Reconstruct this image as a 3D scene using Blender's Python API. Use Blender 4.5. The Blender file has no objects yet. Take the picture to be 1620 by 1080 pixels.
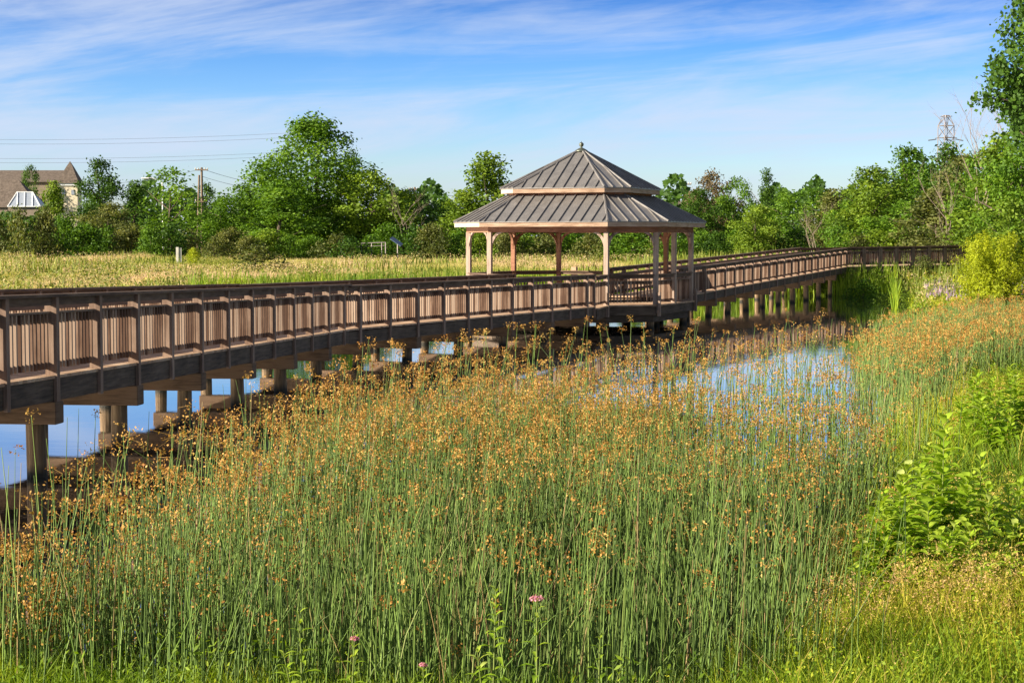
import bpy, math, random
import numpy as np
from mathutils import Vector, Matrix

R = math.radians
rng = np.random.default_rng(11)
random.seed(11)
scene = bpy.context.scene
col = scene.collection

# ------------------------------------------------------------------ camera
ZC = 3.154                      # eye height over the pond surface (z = 0)
F = 2869.0                      # focal length in pixels of a 1620 px wide frame
TILT = R(3.225)
cam_d = bpy.data.cameras.new("camera")
cam_d.sensor_width = 36.0
cam_d.lens = 36.0 * F / 1620.0
cam_d.clip_start = 0.1
cam_d.clip_end = 20000
cam = bpy.data.objects.new("camera", cam_d)
col.objects.link(cam)
cam.location = (0, 0, ZC)
cam.rotation_euler = (R(90) - TILT, 0, 0)
scene.camera = cam

# ------------------------------------------------------------------ sky + sun
SUN_EL = R(21.0)
SUN_H = Vector((-math.sin(R(70)), -math.cos(R(70)), 0))        # horizontal direction to the sun
to_sun = Vector((SUN_H.x * math.cos(SUN_EL), SUN_H.y * math.cos(SUN_EL), math.sin(SUN_EL)))
world = bpy.data.worlds.new("World")
scene.world = world
world.use_nodes = True
wn = world.node_tree
wn.nodes.clear()
def N(nt, t, **kw):
    n = nt.nodes.new(t)
    for k, v in kw.items():
        if k in n.inputs.keys() if isinstance(k, str) else False:
            n.inputs[k].default_value = v
        else:
            setattr(n, k, v)
    return n
def math_n(nt, op, a, b=None, clamp=False):
    n = nt.nodes.new('ShaderNodeMath'); n.operation = op; n.use_clamp = clamp
    for i, v in enumerate((a, b)):
        if v is None: continue
        if isinstance(v, (int, float)): n.inputs[i].default_value = v
        else: nt.links.new(v, n.inputs[i])
    return n.outputs[0]
def ramp_n(nt, fac, stops, interp='LINEAR'):
    n = nt.nodes.new('ShaderNodeValToRGB')
    n.color_ramp.interpolation = interp
    el = n.color_ramp.elements
    while len(el) < len(stops): el.new(0.5)
    for e, (p, c) in zip(el, stops):
        e.position = p
        e.color = (c, c, c, 1) if isinstance(c, (int, float)) else (*c, 1)
    nt.links.new(fac, n.inputs[0])
    return n.outputs[0]
def mix_n(nt, fac, a, b, blend='MIX'):
    n = nt.nodes.new('ShaderNodeMix'); n.data_type = 'RGBA'; n.blend_type = blend
    for sock, v in ((n.inputs[0], fac), (n.inputs[6], a), (n.inputs[7], b)):
        if isinstance(v, (int, float)): sock.default_value = v
        elif isinstance(v, tuple): sock.default_value = (*v, 1) if len(v) == 3 else v
        else: nt.links.new(v, sock)
    return n.outputs[2]
def noise_n(nt, vec, scale, detail=4, rough=.55, dist=0.0):
    n = nt.nodes.new('ShaderNodeTexNoise')
    n.inputs['Scale'].default_value = scale; n.inputs['Detail'].default_value = detail
    n.inputs['Roughness'].default_value = rough; n.inputs['Distortion'].default_value = dist
    if vec is not None: nt.links.new(vec, n.inputs['Vector'])
    return n.outputs['Fac']
def mapping_n(nt, vec, scale=(1, 1, 1), rot=(0, 0, 0), loc=(0, 0, 0)):
    n = nt.nodes.new('ShaderNodeMapping')
    n.inputs['Scale'].default_value = scale; n.inputs['Rotation'].default_value = rot; n.inputs['Location'].default_value = loc
    nt.links.new(vec, n.inputs['Vector'])
    return n.outputs[0]

SKY_STRENGTH = 0.055
sky = wn.nodes.new('ShaderNodeTexSky')
sky.sky_type = 'NISHITA'
sky.sun_disc = False
sky.sun_elevation = SUN_EL
sky.sun_rotation = math.atan2(SUN_H.x, SUN_H.y)
sky.air_density = 1.0; sky.dust_density = 0.6; sky.ozone_density = 2.0
tc = wn.nodes.new('ShaderNodeTexCoord')
sep = wn.nodes.new('ShaderNodeSeparateXYZ')
wn.links.new(tc.outputs['Generated'], sep.inputs[0])
elev = sep.outputs[2]
# the clear evening air: the sky deepens quickly above the horizon
tint = ramp_n(wn, math_n(wn, 'MULTIPLY', elev, 4.0, True),
              [(0.0, (1.25, 1.32, 1.6)), (0.16, (.98, 1.24, 1.7)), (0.30, (.62, 1.0, 1.7)), (0.42, (.36, .75, 1.5)), (0.52, (.14, .47, 1.17)), (0.66, (.22, .44, .86)), (0.85, (.12, .22, .45)), (1.0, (.06, .12, .26))])
skyc = mix_n(wn, 1.0, sky.outputs[0], tint, 'MULTIPLY')
# thin cirrus streaks
ymax = math_n(wn, 'MAXIMUM', math_n(wn, 'ABSOLUTE', sep.outputs[1]), 0.25)
comb = wn.nodes.new('ShaderNodeCombineXYZ')
wn.links.new(math_n(wn, 'DIVIDE', sep.outputs[0], ymax), comb.inputs[0])
wn.links.new(math_n(wn, 'DIVIDE', elev, ymax), comb.inputs[1])
cv = mapping_n(wn, mapping_n(wn, comb.outputs[0], (1, 1, 1), (0, 0, R(-5))), (3.0, 24, 1), (0, 0, 0), (2.4, 1.2, 0))
c1 = noise_n(wn, cv, 1.0, 7, .62, .8)
cv2 = mapping_n(wn, mapping_n(wn, comb.outputs[0], (1, 1, 1), (0, 0, R(-9))), (11, 60, 1), (0, 0, 0), (3, 1, 0))
c2 = noise_n(wn, cv2, 1.0, 6, .6, .5)
csum = math_n(wn, 'ADD', math_n(wn, 'MULTIPLY', c1, .72), math_n(wn, 'MULTIPLY', c2, .28))
cmask = ramp_n(wn, csum, [(0.36, 0.02), (0.69, 0.88)], 'EASE')
sky2 = mix_n(wn, cmask, skyc, (4.9, 5.6, 7.0))
bg = wn.nodes.new('ShaderNodeBackground')
bg.inputs['Strength'].default_value = SKY_STRENGTH
wn.links.new(sky2, bg.inputs['Color'])
wo = wn.nodes.new('ShaderNodeOutputWorld')
wn.links.new(bg.outputs[0], wo.inputs['Surface'])

sun_d = bpy.data.lights.new("sun", 'SUN')
sun_d.energy = 5.0
sun_d.angle = R(0.5)
sun_d.color = (1.0, 0.90, 0.73)
sun = bpy.data.objects.new("sun", sun_d)
col.objects.link(sun)
sun.location = to_sun * 60
sun.rotation_euler = to_sun.to_track_quat('Z', 'Y').to_euler()

scene.view_settings.view_transform = 'Standard'
scene.view_settings.look = 'None'
scene.view_settings.exposure = 1.3
scene.view_settings.gamma = 1.0
scene.render.engine = 'CYCLES'
scene.cycles.max_bounces = 6
scene.cycles.transparent_max_bounces = 8

# ------------------------------------------------------------------ helpers
WORLD = {}          # world origin of every object made, by name
def register(o, w): WORLD[o.name] = np.array(w, float)
def tag(o, label=None, cat=None, group=None, kind=None):
    if label: o['label'] = label
    if cat: o['category'] = cat
    if group: o['group'] = group
    if kind: o['kind'] = kind
    return o
def link(o, parent, w):
    w = np.array(w, float)
    col.objects.link(o)
    if parent is not None:
        o.parent = parent
        o.location = w - WORLD[parent.name]
    else:
        o.location = w
    register(o, w)
    return o
def empty(name, loc):
    o = bpy.data.objects.new(name, None)
    o.empty_display_size = .3
    return link(o, None, loc)
class MB:
    """collects vertices and faces of one part, in world coordinates"""
    def __init__(s): s.v = []; s.f = []; s.mi = []
    def add(s, vs, fs, mi=0):
        b = len(s.v)
        s.v += [tuple(map(float, p)) for p in vs]
        s.f += [tuple(b + i for i in f) for f in fs]
        s.mi += [mi] * len(fs)
    def bar(s, A, B, n, n0, n1, z0, z1, mi=0):
        """beam from A to B; n = horizontal side vector, offsets n0..n1, heights z0..z1 over the points"""
        vs = []
        for P in (A, B):
            for q, z in ((n0, z0), (n1, z0), (n1, z1), (n0, z1)):
                vs.append((P[0] + n[0] * q, P[1] + n[1] * q, P[2] + z))
        s.add(vs, [(0, 3, 2, 1), (4, 5, 6, 7), (0, 1, 5, 4), (1, 2, 6, 5), (2, 3, 7, 6), (3, 0, 4, 7)], mi)
    def box(s, c, h, rz=0.0, mi=0):
        a = (math.cos(rz), math.sin(rz)); n = (-a[1], a[0])
        A = (c[0] - a[0] * h[0], c[1] - a[1] * h[0], c[2]); B = (c[0] + a[0] * h[0], c[1] + a[1] * h[0], c[2])
        s.bar(A, B, n, -h[1], h[1], -h[2], h[2], mi)
    def tube(s, pts, rad, k=8, mi=0, cap=True):
        pts = [Vector(p) for p in pts]
        vs = []; fs = []
        for i, p in enumerate(pts):
            d = (pts[min(i + 1, len(pts) - 1)] - pts[max(i - 1, 0)]).normalized()
            up = Vector((0, 0, 1)) if abs(d.z) < .95 else Vector((1, 0, 0))
            x = d.cross(up).normalized(); y = d.cross(x).normalized()
            r = rad[i] if isinstance(rad, (list, tuple)) else rad
            for j in range(k):
                a = 2 * math.pi * j / k
                vs.append(p + x * (r * math.cos(a)) + y * (r * math.sin(a)))
        for i in range(len(pts) - 1):
            for j in range(k):
                fs.append((i * k + j, i * k + (j + 1) % k, (i + 1) * k + (j + 1) % k, (i + 1) * k + j))
        if cap:
            fs.append(tuple(reversed(range(k)))); fs.append(tuple(range((len(pts) - 1) * k, len(pts) * k)))
        s.add(vs, fs, mi)
    def lathe(s, c, prof, k=14, mi=0):
        vs = []; fs = []
        for (r, z) in prof:
            for j in range(k):
                a = 2 * math.pi * j / k
                vs.append((c[0] + r * math.cos(a), c[1] + r * math.sin(a), c[2] + z))
        for i in range(len(prof) - 1):
            for j in range(k):
                fs.append((i * k + j, i * k + (j + 1) % k, (i + 1) * k + (j + 1) % k, (i + 1) * k + j))
        fs.append(tuple(reversed(range(k)))); fs.append(tuple(range((len(prof) - 1) * k, len(prof) * k)))
        s.add(vs, fs, mi)
    def build(s, name, mats, parent=None, origin=None, smooth=False, bevel=0):
        v = np.array(s.v)
        w = np.array(origin, float) if origin is not None else np.array([*(v[:, :2].min(0) + v[:, :2].max(0)) / 2, v[:, 2].min()])
        me = bpy.data.meshes.new(name)
        me.from_pydata((v - w).tolist(), [], s.f)
        if not isinstance(mats, (list, tuple)): mats = [mats]
        for m in mats: me.materials.append(m)
        if len(mats) > 1: me.polygons.foreach_set('material_index', s.mi)
        if smooth: me.polygons.foreach_set('use_smooth', [True] * len(me.polygons))
        me.update()
        o = bpy.data.objects.new(name, me)
        link(o, parent, w)
        if bevel:
            b = o.modifiers.new('bevel', 'BEVEL'); b.width = bevel; b.segments = 1; b.limit_method = 'ANGLE'
        return o
def np_mesh(name, verts, quads=None, tris=None, tint_q=None, tint_t=None, mats=(), mi_q=None, mi_t=None, smooth=False):
    me = bpy.data.meshes.new(name)
    nq = 0 if quads is None else len(quads); nt_ = 0 if tris is None else len(tris)
    me.vertices.add(len(verts)); me.vertices.foreach_set('co', np.ascontiguousarray(verts, dtype=np.float32).ravel())
    loops = []; tot = []
    if nq: loops.append(np.asarray(quads).ravel()); tot.append(np.full(nq, 4))
    if nt_: loops.append(np.asarray(tris).ravel()); tot.append(np.full(nt_, 3))
    loops = np.concatenate(loops).astype(np.int32); tot = np.concatenate(tot).astype(np.int32)
    start = np.concatenate([[0], np.cumsum(tot)[:-1]]).astype(np.int32)
    me.loops.add(len(loops)); me.loops.foreach_set('vertex_index', loops)
    me.polygons.add(len(tot)); me.polygons.foreach_set('loop_start', start); me.polygons.foreach_set('loop_total', tot)
    for m in mats: me.materials.append(m)
    if mi_q is not None or mi_t is not None:
        mi = np.concatenate([np.zeros(nq, int) if mi_q is None else mi_q, np.zeros(nt_, int) if mi_t is None else mi_t]).astype(np.int32)
        me.polygons.foreach_set('material_index', mi)
    if tint_q is not None or tint_t is not None:
        t = np.concatenate([x for x in (tint_q, tint_t) if x is not None]).astype(np.float32)
        at = me.attributes.new('tint', 'FLOAT', 'FACE'); at.data.foreach_set('value', t)
    if smooth: me.polygons.foreach_set('use_smooth', np.ones(len(tot), bool))
    me.update(calc_edges=True)
    me.validate()
    return me

# ------------------------------------------------------------------ materials
def new_mat(name):
    m = bpy.data.materials.new(name); m.use_nodes = True
    nt = m.node_tree; nt.nodes.clear()
    out = nt.nodes.new('ShaderNodeOutputMaterial')
    return m, nt, out
def principled(nt, out, colour, rough=.8, spec=.3, metallic=0, bump=None, bump_s=.3, bump_d=.01):
    p = nt.nodes.new('ShaderNodeBsdfPrincipled')
    for k, v in (('Base Color', colour), ('Roughness', rough), ('Specular IOR Level', spec), ('Metallic', metallic)):
        if isinstance(v, (int, float)): p.inputs[k].default_value = v
        elif isinstance(v, tuple): p.inputs[k].default_value = (*v, 1)
        else: nt.links.new(v, p.inputs[k])
    if bump is not None:
        b = nt.nodes.new('ShaderNodeBump'); b.inputs['Strength'].default_value = bump_s; b.inputs['Distance'].default_value = bump_d
        nt.links.new(bump, b.inputs['Height']); nt.links.new(b.outputs[0], p.inputs['Normal'])
    nt.links.new(p.outputs[0], out.inputs['Surface'])
    return p
def geo_pos(nt):
    return nt.nodes.new('ShaderNodeNewGeometry').outputs['Position']
def obj_rand(nt):
    return nt.nodes.new('ShaderNodeObjectInfo').outputs['Random']
def island_rand(nt):
    return nt.nodes.new('ShaderNodeNewGeometry').outputs['Random Per Island']
def wood_mat(name, dark, mid, light, stretch=(1, 1, .06), scale=16, isl=.35):
    m, nt, out = new_mat(name)
    pos = geo_pos(nt)
    g = noise_n(nt, mapping_n(nt, pos, stretch), scale, 6, .62, .4)
    b = noise_n(nt, pos, 1.3, 4, .6)
    t = math_n(nt, 'ADD', math_n(nt, 'MULTIPLY', g, .62), math_n(nt, 'MULTIPLY', b, .38))
    t = math_n(nt, 'ADD', t, math_n(nt, 'MULTIPLY', math_n(nt, 'SUBTRACT', island_rand(nt), .5), isl))
    c = ramp_n(nt, t, [(.34, dark), (.5, mid), (.68, light)])
    principled(nt, out, c, .85, .2, 0, g, .35, .006)
    return m
M = {}
M['post_wood'] = wood_mat('post_wood', (.10, .062, .042), (.215, .14, .10), (.35, .245, .18))
M['rail_wood'] = wood_mat('rail_wood', (.055, .034, .024), (.115, .073, .05), (.20, .135, .095), (.12, .12, 1.2))
M['picket_wood'] = wood_mat('picket_wood', (.11, .060, .038), (.245, .152, .102), (.36, .255, .185), (1, 1, .05), 18, .5)
M['deck_wood'] = wood_mat('deck_wood', (.27, .165, .10), (.44, .29, .185), (.56, .40, .27), (.2, .2, 1), 12, .2)
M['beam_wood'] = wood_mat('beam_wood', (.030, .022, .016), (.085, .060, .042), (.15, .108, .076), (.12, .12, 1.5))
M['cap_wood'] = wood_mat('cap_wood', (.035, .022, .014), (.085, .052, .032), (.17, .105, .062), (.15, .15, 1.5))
M['column_wood'] = wood_mat('column_wood', (.12, .082, .060), (.25, .175, .13), (.38, .285, .225))
M['fascia_wood'] = wood_mat('fascia_wood', (.20, .125, .08), (.36, .245, .17), (.50, .37, .28), (.12, .12, 1.6))
M['red_wood'] = wood_mat('red_wood', (.13, .052, .030), (.235, .105, .062), (.33, .165, .10), (.15, .15, 1.2))
def pile_mat():
    m, nt, out = new_mat('pile_wood')
    pos = geo_pos(nt)
    s = nt.nodes.new('ShaderNodeSeparateXYZ'); nt.links.new(pos, s.inputs[0])
    g = noise_n(nt, mapping_n(nt, pos, (1, 1, .08)), 14, 6, .6, .3)
    c = ramp_n(nt, g, [(.3, (.08, .046, .022)), (.52, (.19, .12, .06)), (.72, (.32, .22, .12))])
    wet = ramp_n(nt, math_n(nt, 'ADD', s.outputs[2], math_n(nt, 'MULTIPLY', noise_n(nt, pos, 5, 3), .12)), [(.10, 1.0), (.24, 0.0)])
    c2 = mix_n(nt, wet, c, (.03, .026, .018))
    principled(nt, out, c2, .75, .3, 0, g, .4, .006)
    return m
M['pile_wood'] = pile_mat()
def metal_roof_mat():
    m, nt, out = new_mat('metal_roof')
    pos = geo_pos(nt)
    b = noise_n(nt, pos, 2.2, 5, .65)
    f = noise_n(nt, mapping_n(nt, pos, (1, 1, 3)), 30, 3, .6)
    t = math_n(nt, 'ADD', math_n(nt, 'MULTIPLY', b, .6), math_n(nt, 'MULTIPLY', f, .25))
    t = math_n(nt, 'ADD', t, math_n(nt, 'MULTIPLY', island_rand(nt), .16))
    c = ramp_n(nt, t, [(.32, (.165, .150, .138)), (.62, (.26, .238, .22))])
    streak = noise_n(nt, mapping_n(nt, pos, (5, 5, .5)), 1.2, 5, .7)
    c = mix_n(nt, ramp_n(nt, streak, [(.55, 0.0), (.72, .5)]), c, (.34, .31, .28))
    c = mix_n(nt, ramp_n(nt, noise_n(nt, pos, 1.1, 6, .7), [(.56, 0.0), (.7, .45)]), c, (.10, .088, .078))
    rr = ramp_n(nt, b, [(.3, .34), (.7, .5)])
    principled(nt, out, c, rr, .5, .35)
    return m
M['metal_roof'] = metal_roof_mat()
def plain_mat(name, colour, rough=.7, spec=.3, metallic=0, vary=.18, scale=6):
    m, nt, out = new_mat(name)
    n = noise_n(nt, geo_pos(nt), scale, 4, .6)
    d = tuple(c * (1 - vary) for c in colour); l = tuple(min(1, c * (1 + vary)) for c in colour)
    principled(nt, out, ramp_n(nt, n, [(.3, d), (.7, l)]), rough, spec, metallic)
    return m
M['bronze'] = plain_mat('bronze', (.13, .14, .11), .45, .5, .6)
M['steel'] = plain_mat('galvanised_steel', (.34, .29, .27), .6, .4, .3)
M['wire'] = plain_mat('wire', (.16, .18, .21), .6, .3)
M['pole_wood'] = plain_mat('pole_wood', (.23, .17, .12), .9, .1)
M['stucco'] = plain_mat('stucco', (.70, .60, .43), .9, .2, 0, .06)
M['white_paint'] = plain_mat('white_paint', (.78, .78, .76), .6, .3, 0, .05)
M['shingle'] = plain_mat('shingle', (.15, .118, .095), .95, .1, 0, .35, 3)
M['pane'] = plain_mat('pane', (.30, .33, .38), .15, .6, 0, .1)
M['bark'] = plain_mat('bark', (.11, .085, .062), .95, .1, 0, .4, 5)
M['dead_wood'] = plain_mat('dead_wood', (.33, .25, .20), .95, .1, 0, .25, 5)
M['blue_panel'] = plain_mat('blue_panel', (.12, .17, .26), .3, .5)
M['concrete'] = plain_mat('concrete', (.62, .58, .50), .9, .2)
def leaf_mat(name, stops, trans=.35, obj_var=.12, patch=.0, patch_scale=.3, rough=.6, spec=.25):
    """leaf colours run along the per-leaf tint; some light passes through the blade"""
    m, nt, out = new_mat(name)
    a = nt.nodes.new('ShaderNodeAttribute'); a.attribute_name = 'tint'
    t = a.outputs['Fac']
    if patch:
        pn = noise_n(nt, geo_pos(nt), patch_scale, 4, .6)
        t = math_n(nt, 'ADD', t, math_n(nt, 'MULTIPLY', math_n(nt, 'SUBTRACT', pn, .5), patch), True)
    if obj_var:
        t = math_n(nt, 'ADD', t, math_n(nt, 'MULTIPLY', math_n(nt, 'SUBTRACT', obj_rand(nt), .5), obj_var * 2), True)
    c = ramp_n(nt, t, stops)
    p = nt.nodes.new('ShaderNodeBsdfPrincipled')
    p.inputs['Roughness'].default_value = rough; p.inputs['Specular IOR Level'].default_value = spec
    nt.links.new(c, p.inputs['Base Color'])
    tr = nt.nodes.new('ShaderNodeBsdfTranslucent')
    nt.links.new(mix_n(nt, 1.0, c, (1.25, 1.25, .55), 'MULTIPLY'), tr.inputs['Color'])
    mx = nt.nodes.new('ShaderNodeMixShader'); mx.inputs[0].default_value = trans
    nt.links.new(p.outputs[0], mx.inputs[1]); nt.links.new(tr.outputs[0], mx.inputs[2])
    nt.links.new(mx.outputs[0], out.inputs['Surface'])
    return m
G3 = lambda a, b, c: [(0, a), (.5, b), (1, c)]
M['leaf_dark'] = leaf_mat('leaf_dark', G3((.028, .068, .008), (.060, .130, .012), (.115, .205, .018)))
M['leaf_mid'] = leaf_mat('leaf_mid', G3((.045, .105, .008), (.100, .200, .012), (.180, .300, .020)))
M['leaf_light'] = leaf_mat('leaf_light', G3((.075, .135, .010), (.150, .235, .016), (.250, .330, .026)))
M['leaf_yellow'] = leaf_mat('leaf_yellow', G3((.20, .25, .012), (.36, .41, .016), (.50, .52, .030)), .4)
M['leaf_olive'] = leaf_mat('leaf_olive', G3((.070, .090, .022), (.145, .165, .038), (.24, .235, .07)))
M['leaf_brown'] = leaf_mat('leaf_brown', G3((.085, .070, .035), (.16, .115, .062), (.22, .17, .085)))
M['reed_stem'] = leaf_mat('reed_stem', [(0, (.068, .110, .024)), (.45, (.148, .238, .046)), (.78, (.23, .32, .070)), (.9, (.24, .27, .08)), (1, (.34, .24, .10))], .15, 0, .25, .5, .5, .35)
M['reed_head'] = leaf_mat('reed_head', [(0, (.31, .125, .025)), (.5, (.48, .25, .055)), (1, (.60, .39, .12))], .25, 0, .2, .7)
M['bank_grass'] = leaf_mat('bank_grass', [(0, (.085, .165, .010)), (.35, (.215, .310, .014)), (.68, (.44, .44, .028)), (.88, (.56, .42, .09)), (1, (.60, .38, .17))], .35, 0, .55, .35)
M['meadow_grass'] = leaf_mat('meadow_grass', [(0, (.13, .17, .025)), (.28, (.29, .32, .05)), (.50, (.46, .42, .10)), (.70, (.58, .47, .20)), (1, (.66, .46, .30))], .3, 0, .9, .07)
M['broad_leaf'] = leaf_mat('broad_leaf', [(0, (.13, .25, .014)), (.5, (.28, .42, .022)), (.85, (.44, .54, .06)), (1, (.50, .56, .16))], .38, 0, .35, 2.5, .62, .22)
M['purple_flower'] = leaf_mat('purple_flower', G3((.30, .17, .34), (.42, .28, .46), (.52, .42, .56)), .3, 0)
M['pink_flower'] = leaf_mat('pink_flower', G3((.55, .18, .28), (.66, .30, .38), (.74, .45, .50)), .3, 0)
M['green_stem'] = plain_mat('green_stem', (.16, .20, .04), .7)
def ground_mat():
    m, nt, out = new_mat('soil_and_turf')
    pos = geo_pos(nt)
    n = noise_n(nt, pos, .35, 6, .65); n2 = noise_n(nt, pos, 6, 4, .6)
    t = math_n(nt, 'ADD', math_n(nt, 'MULTIPLY', n, .6), math_n(nt, 'MULTIPLY', n2, .4))
    c = ramp_n(nt, t, [(.3, (.075, .085, .025)), (.5, (.16, .17, .045)), (.7, (.26, .24, .085))])
    principled(nt, out, c, .95, .1, 0, n2, .8, .08)
    return m
M['ground'] = ground_mat()
def water_mat():
    m, nt, out = new_mat('pond_water')
    pos = geo_pos(nt)
    w1 = noise_n(nt, mapping_n(nt, pos, (.55, 1.1, 1), (0, 0, R(12))), 1.3, 3, .5)
    w2 = noise_n(nt, mapping_n(nt, pos, (1, 2.2, 1), (0, 0, R(-8))), 5.0, 2, .5)
    h = math_n(nt, 'ADD', w1, math_n(nt, 'MULTIPLY', w2, .22))
    p = principled(nt, out, (.030, .034, .030), .02, .5, 0, h, .045, .03)
    p.inputs['IOR'].default_value = 1.5
    # mirror layer added at every view angle to brighten the pond's sky reflection
    g = nt.nodes.new('ShaderNodeBsdfGlossy'); g.inputs['Roughness'].default_value = .02; g.inputs['Color'].default_value = (.95, .96, .98, 1)
    nrm = p.inputs['Normal'].links[0].from_socket
    nt.links.new(nrm, g.inputs['Normal'])
    mx = nt.nodes.new('ShaderNodeMixShader'); mx.inputs[0].default_value = .55
    nt.links.new(p.outputs[0], mx.inputs[1]); nt.links.new(g.outputs[0], mx.inputs[2]); nt.links.new(mx.outputs[0], out.inputs['Surface'])
    return m
M['water'] = water_mat()

# ------------------------------------------------------------------ terrain and pond
POND = np.array([(-3.9, 12.7), (-2.2, 11.9), (.6, 11.2), (1.8, 13.2), (3.4, 20), (5.5, 27), (8.2, 36), (10.9, 48), (13.6, 60), (17.2, 78),
                 (20.0, 90), (21.0, 97), (18.0, 102), (8, 101), (-2, 94), (-15, 87), (-40, 80), (-130, 72), (-130, 0), (-9, 9.5)])
def pond_dist(x, y):
    """distance to the pond edge, positive on land"""
    P = POND; Q = np.roll(P, -1, 0)
    shp = x.shape; x = x.ravel(); y = y.ravel()
    best = np.full(x.shape, 1e9); inside = np.zeros(x.shape, bool)
    for (x0, y0), (x1, y1) in zip(P, Q):
        dx, dy = x1 - x0, y1 - y0
        t = np.clip(((x - x0) * dx + (y - y0) * dy) / (dx * dx + dy * dy), 0, 1)
        best = np.minimum(best, np.hypot(x - x0 - t * dx, y - y0 - t * dy))
        cond = ((y0 > y) != (y1 > y)) & (x < (x1 - x0) * (y - y0) / (y1 - y0 + 1e-12) + x0)
        inside ^= cond
    return np.where(inside, -best, best).reshape(shp)
sstep = lambda a, b, v: (lambda t: t * t * (3 - 2 * t))(np.clip((v - a) / (b - a), 0, 1))
def ground_z(x, y):
    x = np.asarray(x, float); y = np.asarray(y, float)
    d = pond_dist(x, y)
    land = .28 * sstep(-.2, 1.4, d)
    back = .0095 * np.clip(d, 0, 130)
    right = .105 * np.clip(d, 0, 17) + .02 * np.clip(d - 17, 0, 60)
    near = .055 * np.clip(d, 0, 20)
    wr = sstep(2, 16, x - .045 * y) * sstep(30, 70, y) * (1 - .85 * sstep(104, 128, y))
    wb = sstep(60, 90, y)
    rise = wr * right + (1 - wr) * (wb * back + (1 - wb) * near)
    bumps = .05 * np.sin(x * .9 + 1.3) * np.sin(y * .7) + .08 * np.sin(x * .21) * np.sin(y * .17 + .6)
    z = land + rise + bumps * sstep(.4, 3, d)
    return np.where(d < -.2, np.maximum(-.9, -.12 + .25 * (d + .2)), np.where(d < 1.4, z - .12 * (1 - sstep(-.2, .5, d)), z))
def gz(x, y): return float(ground_z(np.array([x]), np.array([y]))[0])

def axis(segs):
    out = []
    for a, b, s in segs: out += list(np.arange(a, b, s))
    out.append(segs[-1][1]); return np.array(out)
gx = axis([(-4000, -400, 400), (-400, -80, 20), (-80, -24, 4), (-24, 32, .8), (32, 80, 4), (80, 400, 20), (400, 4000, 400)])
gy = axis([(-60, 4, 4), (4, 40, .6), (40, 112, 1.2), (112, 260, 6), (260, 600, 30), (600, 6000, 600)])
XX, YY = np.meshgrid(gx, gy)
ZZ = ground_z(XX, YY)
nx = len(gx); ny = len(gy)
idx = np.arange(nx * ny).reshape(ny, nx)
quads = np.stack([idx[:-1, :-1], idx[:-1, 1:], idx[1:, 1:], idx[1:, :-1]], -1).reshape(-1, 4)
me = np_mesh('ground', np.stack([XX.ravel(), YY.ravel(), ZZ.ravel()], 1), quads, mats=[M['ground']], smooth=True)
ground = link(bpy.data.objects.new('ground', me), None, (0, 0, 0))
tag(ground, kind='structure')
b = MB(); b.add([(-140, 0, 0), (30, 0, 0), (30, 110, 0), (-140, 110, 0)], [(0, 1, 2, 3)])
water = b.build('water', M['water'], None, (0, 0, 0)); tag(water, kind='structure')

# ------------------------------------------------------------------ the boardwalk
S = 1.716                     # post spacing
W = 3.0                       # width
class Run:
    def __init__(s, x, y, th, zdeck, slope):
        s.p = (x, y, zdeck + ZC); s.a = (math.sin(th), math.cos(th)); s.n = (math.cos(th), -math.sin(th)); s.sl = slope
    def at(s, i, off=0.0, dz=0.0):
        d = S * i
        return (s.p[0] + s.a[0] * d + s.n[0] * off, s.p[1] + s.a[1] * d + s.n[1] * off, s.p[2] + s.sl * d + dz)
run1 = Run(-6.197, 22.266, .110, -1.767, -.018)
run2 = Run(-3.659, 43.949, .368, -2.181, -.004)
run3 = Run(7.195, 71.236, .354, -2.155, .017)
run4 = Run(19.20, 103.60, 1.16, -1.57, .012)

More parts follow.
